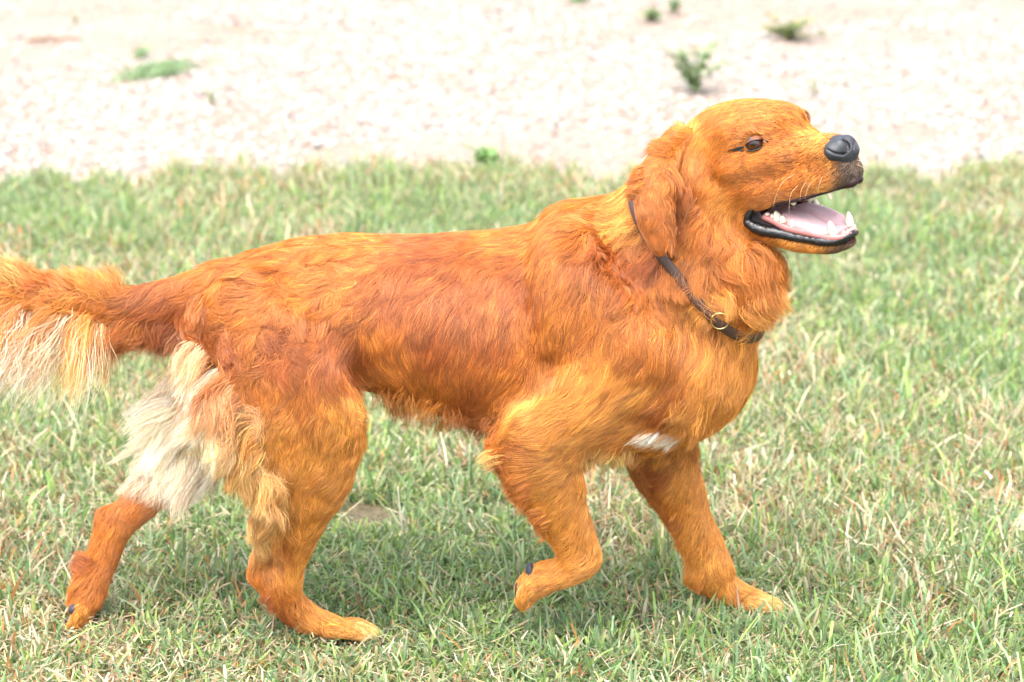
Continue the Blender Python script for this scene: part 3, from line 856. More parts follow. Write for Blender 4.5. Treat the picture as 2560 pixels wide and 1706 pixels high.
# its lids
th = np.linspace(0, 2 * math.pi, 40, endpoint=False)
e1 = HB[:, 0] - g_ * (HB[:, 0] @ g_); e1 /= np.linalg.norm(e1); e2 = np.cross(g_, e1)
rings = []
for ra_, rb_, out_ in ((.0085, .0058, .0), (.0105, .0075, .0016), (.0135, .0105, .0003), (.017, .014, -.006)):
    base = Ef + g_ * math.sqrt(max(RE ** 2 - .0075 ** 2, 0))
    rings.append(base + np.cos(th)[:, None] * e1 * ra_ + np.sin(th)[:, None] * e2 * rb_ + g_ * out_)
V_ = np.vstack(rings); F_ = [(k_ * 40 + j, k_ * 40 + (j + 1) % 40, (k_ + 1) * 40 + (j + 1) % 40, (k_ + 1) * 40 + j) for k_ in range(3) for j in range(40)]
col = np.zeros((len(V_), 3)) + (.014, .01, .01); col[40:80] = (.25, .08, .02); col[80:] = (.45, .15, .03)
mk_mesh('eyelid', V_ - dloc, F_, M_lidc, dog, col=col)

# ------------------------------------------------------------------ mouth
LR = [.14,.42,.6,.56,.5,.45,.46,.42,.38,.34]
full = LIP + [mir(p) for p in LIP[-2::-1]]; fr = LR + LR[-2::-1]
ph = np.random.default_rng(5)
P_ = catmull(np.array(full), 130); R__ = np.interp(np.linspace(0, 1, 130), np.linspace(0, 1, len(fr)), fr)
R__ = R__ * (1 + .04 * np.sin(np.arange(130) * 1.7) + .03 * ph.normal(size=130))
mk_mesh('lower_lip', *(lambda vf: (vf[0] - dloc, vf[1]))(sweep([hw(p) for p in P_], R__ * HS, 12, 1.15, side=HB[:, 1], per=1)), M_black, dog)
UP = [(-2.2,3.35,-5.95),(0,3.05,-5.95),(2.2,2.65,-6.05),(4.1,2.05,-5.95),(5.5,1.5,-5.85),(6.4,1.05,-5.75),(7.1,.55,-5.75),(7.35,0,-5.6)]
UR = [.22,.20,.20,.22,.26,.36,.46,.38]
fullu = UP + [mir(p) for p in UP[-2::-1]]
mk_mesh('upper_lip', *(lambda vf: (vf[0] - dloc, vf[1]))(sweep([hw(p) for p in fullu], np.array(UR + UR[-2::-1]) * HS, 10, 1.0, side=HB[:, 1])), mat_plain('dark_lip', (.022, .008, .009), .35, .35, bump=.6, bscale=400), dog)
GR = [.34,.40,.42,.40,.38,.42,.36,.34]
fullg = GUM + [mir(p) for p in GUM[-2::-1]]
mk_mesh('gum', *(lambda vf: (vf[0] - dloc, vf[1]))(sweep([hw(p) for p in fullg], np.array(GR + GR[-2::-1]) * HS, 10, 1.3, side=HB[:, 1])), M_gum, dog)
# dark lining between the lip and the gum
LP = catmull(np.array(full), 90); GP = catmull(np.array(fullg), 90)
LP[:, 1] *= .97; Vl = []
for a_, up_ in ((0, .30), (.35, .16), (.7, .02), (1, -.05)):
    q = LP * (1 - a_) + GP * a_; q[:, 2] += up_; Vl.append(np.array([hw(p) for p in q]))
Fl = np.array([(k_ * 90 + j, k_ * 90 + j + 1, (k_ + 1) * 90 + j + 1, (k_ + 1) * 90 + j) for k_ in range(3) for j in range(89)])
mk_mesh('inner_lip', np.vstack(Vl) - dloc, Fl, mat_plain('inner_lip', (.012, .007, .008), .28, .4, bump=.8, bscale=300), dog)
# tongue
c0 = hw((.5, 0, -8.6))
ton = Solid(*[np.arange(c0[q] - .075, c0[q] + .075, .0016) for q in range(3)])
ton.tube([(*hw(p[:3]), p[3] * HS, p[4] * HS) for p in ((-3.4,0,-7.4,.5,1.7),(-1.6,0,-7.75,.6,2.1),(.4,.05,-8.35,.55,2.2),(2.0,.05,-9.15,.5,2.05),(3.0,.05,-9.75,.42,1.75),(3.75,0,-10.1,.32,1.2))], .006, axis=HB[:, 1], margin=.02)
ton.tube([(*hw(p), .6 * HS, .5 * HS) for p in ((-1,1.6,-7.9),(.8,1.75,-8.7),(2.3,1.6,-9.55),(2.9,1.2,-9.95))], .008, margin=.02)
ton.tube([(*hw(p), .5 * HS, .4 * HS) for p in ((-1,-1.7,-7.9),(1.2,-1.75,-8.7),(2.6,-1.5,-9.3))], .008, margin=.02)
ton.tube([(*hw(p), .26 * HS, .24 * HS) for p in ((-3,0,-6.9),(-1.2,0,-7.15),(.6,0,-7.75),(2.0,.05,-8.6),(3.1,.05,-9.35))], .005, cut=True, margin=.0)
Vt, Ft = ton.mesh()
mk_mesh('tongue', Vt - dloc, Ft, M_tongue, dog)
# teeth: each its own part
def tooth(base, tip, r, flat=.7, name='tooth'):
    b = hw(base); t = hw(tip)
    P = [b, b + (t - b) * .35, b + (t - b) * .72, b + (t - b) * .93, t]
    mk_mesh(name, *(lambda vf: (vf[0] - dloc, vf[1]))(sweep(P, np.array([1, 1.05, .74, .38, .08]) * r * 1.28 * HS, 9, flat, side=HB[:, 0], per=2)), M_tooth, dog)
for sg in (1, -1):
    tooth((3.85,1.22*sg,-10.35),(4.0,1.42*sg,-8.75),.34,.85)                       # canine
    tooth((4.55,.78*sg,-10.45),(4.85,.85*sg,-9.95),.19); tooth((4.75,.45*sg,-10.45),(5.05,.48*sg,-9.95),.17); tooth((4.8,.15*sg,-10.45),(5.12,.16*sg,-9.98),.15)
    tooth((-.95,2.52*sg,-7.75),(-1.05,2.5*sg,-6.75),.36,.6); tooth((-.5,2.48*sg,-8.0),(-.45,2.46*sg,-7.3),.30,.7); tooth((-1.45,2.6*sg,-7.4),(-1.5,2.6*sg,-6.95),.26,.8)
    tooth((-1.95,2.7*sg,-7.05),(-1.95,2.7*sg,-6.7),.24,.9)
    tooth((.35,2.22*sg,-8.6),(.35,2.2*sg,-7.85),.30,.6); tooth((0,2.28*sg,-8.45),(-.1,2.26*sg,-8.1),.22,.7)
    tooth((1.35,1.98*sg,-9.1),(1.4,1.98*sg,-8.65),.24,.6)
    tooth((5.0,1.3*sg,-5.3),(5.0,1.45*sg,-6.85),.30,.85); tooth((3.2,1.7*sg,-5.6),(3.2,1.7*sg,-6.5),.30,.6); tooth((1.2,2.2*sg,-5.6),(1.2,2.2*sg,-6.6),.42,.5)

# ------------------------------------------------------------------ ear
ear = Solid(np.arange(.10, .26, .0022), np.arange(-.20, .02, .0022), np.arange(.44, .70, .0022))
EN = [(1692,362,-.052,15,10),(1675,385,-.066,26,11),(1650,425,-.088,39,11),(1634,480,-.108,43,9),(1633,540,-.121,39,9),(1643,590,-.127,29,8),(1647,620,-.129,16,6)]
ear.tube([(*un(a, b, c), r_ * mpp(c), f_ * mpp(c)) for a, b, c, r_, f_ in EN], .005, axis=(.28, .93, .2), margin=.03)
ear.tube([(*un(a, b, c), r_ * mpp(c), f_ * mpp(c)) for a, b, c, r_, f_ in ((1720,345,-.045,22,22),(1690,350,-.05,26,22),(1655,385,-.072,20,16))], .01, margin=.03)
Ve, Fe = ear.mesh()
tint_e = fs(F_tint, Ve)
earo = mk_mesh('ear', Ve - dloc, Fe, M_skin, dog, col=np.tile(np.array([.22,.05,.01]), (len(Ve), 1)))
RE_ = tri_sample(Ve, Fe, 26000, lambda P: np.ones(len(P)), 31)
ue, ve = pxof(RE_)
tt = np.clip((ve - 350) / 280, 0, 1)
def ear_flow(P):
    u_, v_ = pxof(P); t_ = np.clip((v_ - 350) / 280, 0, 1)
    f2 = np.stack([np.interp(t_, [0, .12, .3, .6, 1], [-1, -.7, -.25, .05, .2]) + np.where(u_ < 1590, -.25, .0), np.interp(t_, [0, .12, .3, 1], [.3, .8, 1, 1])], 1)
    return img_dir(f2 / np.linalg.norm(f2, axis=1, keepdims=True))
ce = np.array([.43, .138, .015]) * (1 - tt[:, None]) + np.array([.31, .080, .010]) * tt[:, None]
ef = make_fur('ear_fur', earo, dloc, RE_, ear, ear_flow, np.interp(tt, [0, .3, .7, 1], [.024, .028, .026, .022]), np.full(len(RE_), .45), np.full(len(RE_), .12), ce, M_hair, seed=77, fine=8, coarse=80, r0=.00018)
ef['kind'] = 'stuff'
# folded rear part of the ear's base, hair thrown backwards

# ------------------------------------------------------------------ long feathering
def locks(name, specs, mat=M_hair, solid=body, Vs=None, Fs=None, origin=dloc, parent=bodyo, seed=300, **kw):
    """spec: px, py, radius px, count, length mm, (dx, dy), wave, lift, gravity, colour, normal test (vec, min) , depth range"""
    Vs = V if Vs is None else Vs; Fs = F if Fs is None else Fs
    uu, vv = pxof(Vs)
    roots_, dirs, ln, wv_, lf_, gv, cl = [], [], [], [], [], [], []
    nrm = solid.grad(Vs)
    for i_, (px, py, rr, cnt, lmm, dr, wave, lift, grv, col_, nt_, yr) in enumerate(specs):
        rx, ry_ = rr if isinstance(rr, tuple) else (rr, rr)
        m = (((uu - px) / rx) ** 2 + ((vv - py) / ry_) ** 2 < 1)
        if nt_ is not None: m &= (nrm @ (np.array(nt_[0], float) / np.linalg.norm(nt_[0]))) > nt_[1]
        if yr is not None: m &= (Vs[:, 1] > yr[0]) & (Vs[:, 1] < yr[1])
        fm = m[Fs].all(1)
        if fm.sum() < 3: print('no roots for', name, i_); continue
        q = tri_sample(Vs, Fs[fm], cnt, lambda P: np.ones(len(P)), seed + i_)
        roots_.append(q); d2_ = np.array(dr, float) / np.hypot(*dr)
        dd = img_dir(np.tile(d2_, (cnt, 1)))
        dirs.append(dd); ln.append(np.full(cnt, lmm * .001)); wv_.append(np.full(cnt, wave)); lf_.append(np.full(cnt, lift)); gv.append(np.full(cnt, grv)); 
        uq, vq = pxof(q); dq = ((uq - px) / rx) ** 2 + ((vq - py) / ry_) ** 2
        mixw = np.clip(1.35 - dq - .5 * np.random.default_rng(seed + i_).random(cnt) + .35 * snoise(q, 90, 8)[:, 0], 0, 1)[:, None]
        cl.append(np.array(col_) * mixw + fs(F_tint, q) * (1 - mixw))
    roots_ = np.vstack(roots_); dirs = np.vstack(dirs); gv = np.concatenate(gv)
    state = {'k': 0}
    def flow(P):
        state['k'] += 1
        d = dirs.copy(); d[:, 2] -= gv * min(1.0, state['k'] / 4.0)
        return d / np.linalg.norm(d, axis=1, keepdims=True)
    o = make_fur(name, parent, origin, roots_, solid, flow, np.concatenate(ln), np.concatenate(wv_), np.concatenate(lf_), np.vstack(cl), mat, seed=seed, hug=0, tang=.25, **kw)
    o['kind'] = 'stuff'
    return o
BK = ((-1, 0, 0), .1); DN = ((0, 0, -1), .1); FR = ((1, -.4, 0), .0)
locks('breeches_fur', [
 (470,900,(80,60),2600,75,(-.7,.9),.7,.45,.5,C_,BK,None),
 (500,960,(90,70),3400,105,(-.8,.75),.6,.5,.7,W_,BK,None),
 (480,1030,(90,70),3600,105,(-.7,.85),.7,.5,.7,W_,BK,None),
 (440,1090,(90,60),2600,75,(-.7,.8),1.0,.45,.6,C_,BK,None),
 (560,1010,(70,90),3000,100,(-.4,1),.8,.28,.6,C_,None,(-.3,.03)),
 (590,1110,(80,90),3200,90,(-.35,1),.9,.28,.7,Y_,None,(-.3,.03)),
 (630,1190,(70,70),1800,78,(-.35,1),.8,.2,.8,(.58,.29,.075),None,(-.3,.03)),
 (660,1270,(40,60),1000,45,(-.35,1),.8,.25,.6,(.58,.29,.075),BK,(-.3,.03)),
 (500,1130,(60,40),900,70,(-.3,1),.8,.4,.8,W_,None,None),
 (470,1120,(28,28),700,110,(-.5,1),.5,.35,.7,W_,None,None),
 (455,985,(60,70),1500,110,(-.95,.7),.8,.6,.6,W_,BK,None),
 (430,880,(50,50),900,80,(-1,.6),.9,.5,.5,C_,None,None),
], seed=300, fine=20, coarse=180, clump=.9, r0=.00021, noise=.13, mat=M_feather)
locks('tail_feathering', [
 (420,800,(70,60),2600,50,(-.5,1),.6,.4,.3,R_,DN,None),
 (330,800,(70,50),2600,65,(-.6,.9),.7,.45,.3,O_,DN,None),
 (220,770,(80,50),3000,85,(-.8,.7),.8,.5,.4,G_,DN,None),
 (100,750,(80,50),3000,95,(-.8,.6),.8,.5,.4,G_,DN,None),
 (-20,740,(90,50),3000,100,(-.8,.5),.8,.5,.4,G_,None,None),
 (170,765,(150,50),1200,165,(-.5,1),.7,.5,1.0,C_,DN,None),
 (60,750,(120,50),1500,185,(-.45,1),.7,.5,1.0,W_,DN,None),
 (-80,740,(120,50),1400,185,(-.45,1),.7,.5,1.0,W_,DN,None),
 (270,735,(50,40),1400,42,(-.5,-.55),.5,.7,.0,G_,((0,0,1),.2),None),
 (140,725,(90,40),2200,44,(-1,-.25),.6,.6,.0,O_,((0,0,1),.1),None),
 (20,715,(90,40),2600,56,(-1,-.45),.7,.7,.0,Y_,((0,0,1),.1),None),
 (-60,715,(90,40),2200,62,(-.8,-.6),.7,.7,.0,C_,((0,0,1),.1),None),
], seed=330, fine=14, coarse=150, clump=.7, r0=.0002, mat=M_feather)
locks('chest_feathering', [
 (1880,660,(60,60),2600,55,(.35,1),.7,.5,.3,O_,FR,None),
 (1880,730,(60,60),2600,52,(.35,.95),.8,.4,.4,G_,FR,None),
 (1820,830,(60,70),2200,48,(-.1,1),.6,.25,.3,G_,FR,None),
 (1780,930,(60,70),2200,48,(-.15,1),.6,.25,.3,G_,FR,None),
 (1730,1010,(60,60),1600,42,(-.2,1),.6,.3,.3,G_,FR,None),
 (1780,640,(60,60),1400,42,(.1,1),.8,.35,.3,O_,((0,-1,0),.2),None),
 (1700,470,(25,70),1400,45,(-.05,1),.5,.35,.2,R_,((0,-1,0),.1),None),
 (1730,560,(45,60),1600,40,(-.05,1),.7,.35,.3,O_,((0,-1,0),.1),None),
 (1720,655,(36,30),1900,54,(.05,1),.8,.5,.3,O_,((0,-1,0),.2),None),
 (1775,700,(38,32),1800,62,(.12,1),1.0,.4,.3,G_,((0,-1,0),.2),None),
 (1664,1070,(54,17),1500,32,(-.85,.5),.25,.38,.1,W_,None,(-.3,-.01)),
 (1520,1130,(90,40),1800,30,(-.3,1),.5,.5,.4,Y_,DN,None),
], seed=360, fine=14, coarse=140, clump=.8, r0=.0002)
locks('leg_feathering', [
 (1250,1145,(28,30),350,32,(-1,.2),.5,.6,.0,Y_,BK,None),
 (1300,1230,(40,60),900,24,(-1,.6),.5,.6,.1,O_,BK,(-.3,.0)),
 (1350,1310,(35,50),600,18,(-1,.5),.6,.6,.0,O_,BK,(-.3,.0)),
 (1620,1210,(40,70),900,18,(-.9,.7),.5,.5,.1,O_,BK,None),
 (1690,1340,(30,70),700,15,(-.9,.7),.5,.5,.1,O_,BK,None),
 (225,1415,(25,30),500,26,(-1,.05),.6,.7,.0,R_,BK,None),
 (200,1460,(25,30),400,16,(-1,.6),.6,.6,.0,R_,BK,None),
 (690,1500,(40,40),500,14,(-.6,1),.4,.5,.1,R_,BK,None),
 (1748,1446,(25,20),350,14,(-.6,1),.4,.5,.1,O_,BK,None),
], seed=390, fine=10, coarse=60, clump=.7, r0=.00018)
locks('belly_fringe', [
 (1190,1065,(70,35),400,36,(-.6,.9),.6,.22,.2,R_,DN,None),
 (1080,1020,(80,35),400,42,(-.5,1),.6,.22,.4,O_,DN,None),
 (980,985,(70,35),400,44,(-.15,1),.6,.22,.5,O_,DN,None),
 (900,1010,(30,60),500,24,(.6,.9),.6,.35,.1,G_,((1,0,0),.2),None),
], seed=420, fine=14, coarse=80, clump=.85, r0=.0002)
locks('neck_tuft', [
 (1706,345,(26,20),700,20,(-.45,-1),.3,.8,.0,G_,None,None),
 (1700,370,(30,30),700,20,(-1,.1),.5,.5,.1,G_,None,None),
], seed=440, fine=12, coarse=60, clump=.75, r0=.00018)
locks('ear_fringe', [
 (1592,440,(30,60),1100,17,(-1,.5),.6,.55,.1,O_,None,None),
 (1655,372,(30,25),350,20,(-1,.45),.5,.5,.1,O_,None,None),
 (1670,500,(20,110),1400,26,(.05,1),.5,.35,.2,O_,None,None),
], seed=450, solid=ear, Vs=Ve, Fs=Fe, parent=earo, fine=12, coarse=60, clump=.75, r0=.00018)

# whiskers
def whisker(px, py, ctrl):
    p = hit(body, px, py)
    if p is None: return None
    pts = [p] + [un(a, b, p[1] - .006 * (i_ + 1)) for i_, (a, b) in enumerate(ctrl)]
    return sweep(pts, np.linspace(.00023, .00008, len(pts)), 4, 1, per=3)
wl = [whisker(1990,434,[(1957,455),(1940,490),(1932,520)]), whisker(1997,463,[(1980,480),(1974,505),(1972,540)]), whisker(2035,450,[(2020,470),(2012,498)]),
      whisker(2057,441,[(2048,460),(2045,480)]), whisker(2016,455,[(2003,475),(2000,502)]), whisker(1752,487,[(1735,505),(1718,530),(1709,560)]),
      whisker(1803,562,[(1794,600),(1800,650),(1838,687)]), whisker(1813,565,[(1820,605),(1836,634)]), whisker(2138,410,[(2160,420),(2182,433)]), whisker(2138,400,[(2165,405),(2178,412)])]
wl = [w_ for w_ in wl if w_ is not None]
Vw, Fw = join(wl)
wo = mk_mesh('whiskers', Vw - dloc, Fw, mat_plain('whisker', (.55, .38, .2), .4, .5), bodyo); wo['kind'] = 'stuff'

tg = np.roll(ring, -1, 0) - np.roll(ring, 1, 0); tg /= np.linalg.norm(tg, axis=1, keepdims=True)
og = body.grad(ring); og -= tg * (og * tg).sum(1, keepdims=True); og /= np.linalg.norm(og, axis=1, keepdims=True)
wd = np.cross(tg, og)
prof = [(-.0058,0),(-.0061,.0016),(-.0054,.0026),(0,.0030),(.0054,.0026),(.0061,.0016),(.0058,0),(0,-.0004)]
Vc = np.vstack([ring + wd * a + og * b for a, b in prof]); Fc = []
for k_ in range(8):
    for j in range(96):
        Fc.append((k_ * 96 + j, k_ * 96 + (j + 1) % 96, ((k_ + 1) % 8) * 96 + (j + 1) % 96, ((k_ + 1) % 8) * 96 + j))
co_ = mk_mesh('collar', Vc - dloc, Fc, M_leather, dog); co_['label'] = 'dark brown leather collar'
cp = [pxof(p) for p in ring]
jj = int(np.argmin([(a - 1795) ** 2 + (b - 790) ** 2 + (9e9 if ring[i_][1] > -.02 else 0) for i_, (a, b) in enumerate(cp)]))
rc = ring[jj] + og[jj] * .008 - wd[jj] * .004 * np.sign((wd[jj] @ np.array([0, 0, -1.])) or 1)
ta = np.linspace(0, 2 * math.pi, 33); rp_ = [rc + tg[jj] * math.cos(a) * .0105 + (wd[jj] * .96 + og[jj] * .2) * math.sin(a) * .0105 for a in ta]
M_brass = mat_plain('brass', (.62, .45, .18), .28, .5); M_brass.node_tree.nodes['Principled BSDF'].inputs['Metallic'].default_value = 1
mk_mesh('collar_ring', *(lambda vf: (vf[0] - dloc, vf[1]))(sweep(rp_, [.0008] * 33, 8, per=1, side=og[jj])), M_brass, co_)
# ------------------------------------------------------------------ pads and claws
def pad(px, py, y, r, ax_=(1, 1, 1), dirn=(0, 0, 0)):
    v_, f_ = sphere((0, 0, 0), 1, 14, 10)
    v_ = v_ * np.array(ax_) * r + un(px, py, y) + np.array(dirn)
    mk_mesh('paw_pad', v_ - dloc, f_, M_pad, dog)
pad(1325, 1428, -.060, .0095, (.55, 1.1, 1.2)); pad(1293, 1478, -.058, .008, (.4, 1, 1.5))
pad(186, 1524, .000, .0085, (.9, .8, .8)); pad(172, 1556, .012, .008, (.6, 1, 1))
def claw(px, py, y, dx, dy):
    p = un(px, py, y); q = un(px + dx, py + dy, y)
    mk_mesh('claw', *(lambda vf: (vf[0] - dloc, vf[1]))(sweep([p, (p + q) / 2 + np.array([0, 0, .001]), q], [.0026, .002, .0005], 7)), M_claw, dog)
for yy, px, py in ((-.052, 913, 1592), (-.036, 938, 1590), (-.020, 944, 1583), (-.006, 930, 1577)): claw(px, py, yy, 20, 7)
for yy, px, py in ((.036, 1930, 1529), (.05, 1950, 1527), (.064, 1954, 1522), (.078, 1942, 1516)): claw(px, py, yy, 18, 6)
for yy, px, py in ((-.075, 1306, 1514), (-.06, 1312, 1518), (-.045, 1318, 1516)): claw(px, py, yy, 6, 12)
print('dog done', round(time.time() - T0, 1))

# ------------------------------------------------------------------ ground
EDGE = [(-400,448),(0,446),(150,440),(300,430),(500,428),(700,415),(900,420),(1060,412),(1200,400),(1260,412),(1400,428),(1560,425),(1800,430),(1960,425),(2100,410),(2180,412),(2300,436),(2360,432),(2480,415),(2560,410),(2960,405)]
ep = np.array([gr(a, b + 16)[:2] for a, b in EDGE])
def edge_y(x):
    return np.interp(x, ep[:, 0], ep[:, 1]) + .05 * np.sin(x * 17 + 1) + .045 * np.sin(x * 41 + 2) + .03 * np.sin(x * 97)

def ground_mat(name, c1, c2, c3, scale, rough=.9, bump=.6):
    m, nt, b = mat_new(name)
    ge = nt.nodes.new('ShaderNodeNewGeometry')
    n1 = nt.nodes.new('ShaderNodeTexNoise'); n1.inputs['Scale'].default_value = scale; n1.inputs['Detail'].default_value = 8; n1.inputs['Roughness'].default_value = .7
    n2 = nt.nodes.new('ShaderNodeTexNoise'); n2.inputs['Scale'].default_value = 1.7; n2.inputs['Detail'].default_value = 3
    nt.links.new(ge.outputs['Position'], n1.inputs['Vector']); nt.links.new(ge.outputs['Position'], n2.inputs['Vector'])
    r1 = nt.nodes.new('ShaderNodeValToRGB'); r1.color_ramp.elements[0].position = .35; r1.color_ramp.elements[1].position = .65
    r1.color_ramp.elements[0].color = (*c1, 1); r1.color_ramp.elements[1].color = (*c2, 1)
    nt.links.new(n1.outputs['Fac'], r1.inputs[0])
    r2 = nt.nodes.new('ShaderNodeValToRGB'); r2.color_ramp.elements[0].position = .45; r2.color_ramp.elements[1].position = .7
    nt.links.new(n2.outputs['Fac'], r2.inputs[0])
    mx = nt.nodes.new('ShaderNodeMix'); mx.data_type = 'RGBA'; mx.inputs[7].default_value = (*c3, 1)
    nt.links.new(r2.outputs[0], mx.inputs[0]); nt.links.new(r1.outputs[0], mx.inputs[6]); nt.links.new(mx.outputs[2], b.inputs['Base Color'])
    b.inputs['Roughness'].default_value = rough; b.inputs['Specular IOR Level'].default_value = .2
    bp = nt.nodes.new('ShaderNodeBump'); bp.inputs['Strength'].default_value = bump; bp.inputs['Distance'].default_value = .01
    nt.links.new(n1.outputs['Fac'], bp.inputs['Height']); nt.links.new(bp.outputs[0], b.inputs['Normal'])
    return m
yard = mk_mesh('ground', [(-150, -60, -.006), (150, -60, -.006), (150, 300, -.006), (-150, 300, -.006)], [(0, 1, 2, 3)], ground_mat('yard_soil', (.19,.14,.11), (.27,.225,.19), (.215,.15,.11), 60), smooth=False)
tag(yard, kind='structure')
xs = np.linspace(-6, 6, 400); ey = edge_y(xs)
Vg = np.vstack([np.stack([xs, np.full(400, -6.), np.full(400, 0.)], 1), np.stack([xs, ey, np.full(400, 0.)], 1)])
Fg = np.array([(i, i + 1, 400 + i + 1, 400 + i) for i in range(399)])
lawn = mk_mesh('lawn', Vg, Fg, ground_mat('lawn_soil', (.055,.045,.025), (.17,.14,.085), (.11,.13,.06), 90), smooth=False)
tag(lawn, kind='structure')

def vis_x(y, m=.15):
    return (y - CAMY) * .222 + m

def n2(x, y, s, seed):
    r = np.random.default_rng(seed); o = 0
    for i in range(5):
        a, b, p = r.normal() * s, r.normal() * s, r.uniform(0, 6.28)
        o = o + np.sin(a * x + b * y + p)
    return o / 2.2

# blades of grass
def blades(n, seed, ylo, yhi, dry=0.0, lmul=1.0, flat=False, xw=None, avoid=True, wmul=1.0):
    r = np.random.default_rng(seed)
    y = r.uniform(ylo, yhi, n); x = r.uniform(-1, 1, n) * (vis_x(y) if xw is None else xw)
    # tufts: pull roots towards random centres
    k = n // 14; cx = r.uniform(-1, 1, k); ci = r.integers(0, k, n)
    cy_ = r.uniform(ylo, yhi, k); cxx = cx * (vis_x(cy_) if xw is None else xw)
    tf = r.random(n) < .6
    x = np.where(tf, cxx[ci] + r.normal(0, .012, n), x); y = np.where(tf, cy_[ci] + r.normal(0, .012, n), y)
    keep = y < edge_y(x) + .02
    if xw is not None: keep &= (np.abs(x) > vis_x(y) - .05) | (y < -.45)
    sp = gr(925, 1296); keep &= ((x - sp[0]) / .055) ** 2 + ((y - sp[1]) / .06) ** 2 > r.uniform(.4, 1.2, n)
    bare = n2(x, y, 9, 3) + .5 * n2(x, y, 30, 4)
    keep &= ~((bare > 1.3) & (r.random(n) < .55))
    x, y, ci, tf = x[keep], y[keep], ci[keep], tf[keep]; n = len(x); bare = bare[keep]
    tone = r.random(k)[ci]
    Lb = r.gamma(6, 1 / 6., n) * .027 * lmul * np.where(tf, .8 + .6 * tone, .85)
    Lb *= np.clip(1 + .22 * n2(x, y, 5, 9), .55, 1.5)
    for ppx, ppy in ((850,1600),(925,1600),(190,1580),(1320,1540),(1860,1530),(1930,1535)):
        pw_ = gr(ppx, ppy); dd_ = np.hypot(x - pw_[0], y - pw_[1]); Lb *= np.clip(.45 + dd_ / .09 * .55, .45, 1)
    az = r.uniform(0, 2 * math.pi, n); az = np.where(tf & (r.random(n) < .5), (tone * 40) % 6.283 + r.normal(0, .5, n), az)
    lean = np.abs(r.normal(.5, .35, n)) if not flat else r.uniform(1.1, 1.5, n)
    curv = np.abs(r.normal(.5, .45, n)) if not flat else r.normal(0, .4, n)
    W = wmul * r.uniform(.0018, .0042, n) * (1 if not flat else .6)
    wide = (r.random(n) < .12); W[wide] *= 1.35
    u0 = r.normal(0, .9, n)
    wdir = np.stack([-np.sin(az + u0), np.cos(az + u0), np.zeros(n)], 1)
    P = np.stack([x, y, np.full(n, .0 if not flat else .004) + (r.uniform(0, .015, n) if flat else 0)], 1); Vv = []
    wm = [.75, 1, .92, .35]
    blunt = r.random(n) < .35
    cur = P.copy()
    for s_ in range(4):
        wmul = np.where(blunt & (s_ == 3), .8, wm[s_])
        Vv.append(cur - wdir * (W * wmul / 2)[:, None]); Vv.append(cur + wdir * (W * wmul / 2)[:, None])
        a = np.clip(lean + curv * s_ / 3, 0, 1.62)
        cur = cur + np.stack([np.sin(a) * np.cos(az), np.sin(a) * np.sin(az), np.cos(a)], 1) * (Lb / 3)[:, None]
    Vv = np.stack(Vv, 1)
    Vv[:, :, 2] = np.maximum(Vv[:, :, 2], .001)
    base = (np.arange(n) * 8)[:, None, None]
    q = np.array([[0, 1, 3, 2], [2, 3, 5, 4], [4, 5, 7, 6]])[None]
    Fb = (base + q).reshape(-1, 4)
    pal = np.array([(.13,.215,.095), (.165,.262,.068), (.29,.375,.105), (.27,.34,.175), (.45,.35,.215), (.55,.49,.35), (.38,.17,.055), (.26,.16,.08)])
    dryf = np.clip(.15 + dry + .18 * n2(x, y, 4, 21) + .25 * (bare > .8) + .25 * (tone - .5), .03, .95)
    rd = r.random(n) < dryf
    ci_ = np.where(rd, r.choice([4, 5, 6, 7], n, p=[.48, .28, .12, .12]), r.choice([0, 1, 2, 3], n, p=[.34, .26, .14, .26]))
    col = pal[ci_] * np.exp(r.normal(0, .18, (n, 1))) * (1 + r.normal(0, .05, (n, 3)))
    cv = np.repeat(col[:, None], 8, 1)
    tipdry = (~rd) & (r.random(n) < .22)
    cv[tipdry, 6:] = np.array([.42, .34, .21]); cv[:, :2] = cv[:, :2] * .5 + np.array([.30, .25, .14]) * .5
    return Vv.reshape(-1, 3), Fb, np.clip(cv.reshape(-1, 3), .01, .9)
Bs = [blades(125000, 11, -.45, 1.2, lmul=.92), blades(90000, 12, 1.2, 2.95, lmul=.95), blades(110000, 13, -1.3, 2.95, xw=3.0, lmul=1.1, wmul=1.5),
      blades(80000, 14, -.45, 1.4, dry=.34, lmul=.8, flat=True), blades(30000, 15, 1.4, 2.9, dry=.28, flat=True),
      blades(900, 16, -.3, 1.6, dry=-.3, lmul=1.7)]
o_ = 0; VV = []; FF = []; CC_ = []
for v_, f_, c_ in Bs:
    VV.append(v_); FF.append(f_ + o_); CC_.append(c_); o_ += len(v_)
M_grass = mat_attr('grass_blade', .5, .35, trans=.35)
go = mk_mesh('grass', np.vstack(VV), np.vstack(FF), M_grass, None, smooth=False, col=np.vstack(CC_))
tag(go, kind='stuff'); print('grass quads', len(go.data.polygons), round(time.time() - T0, 1))

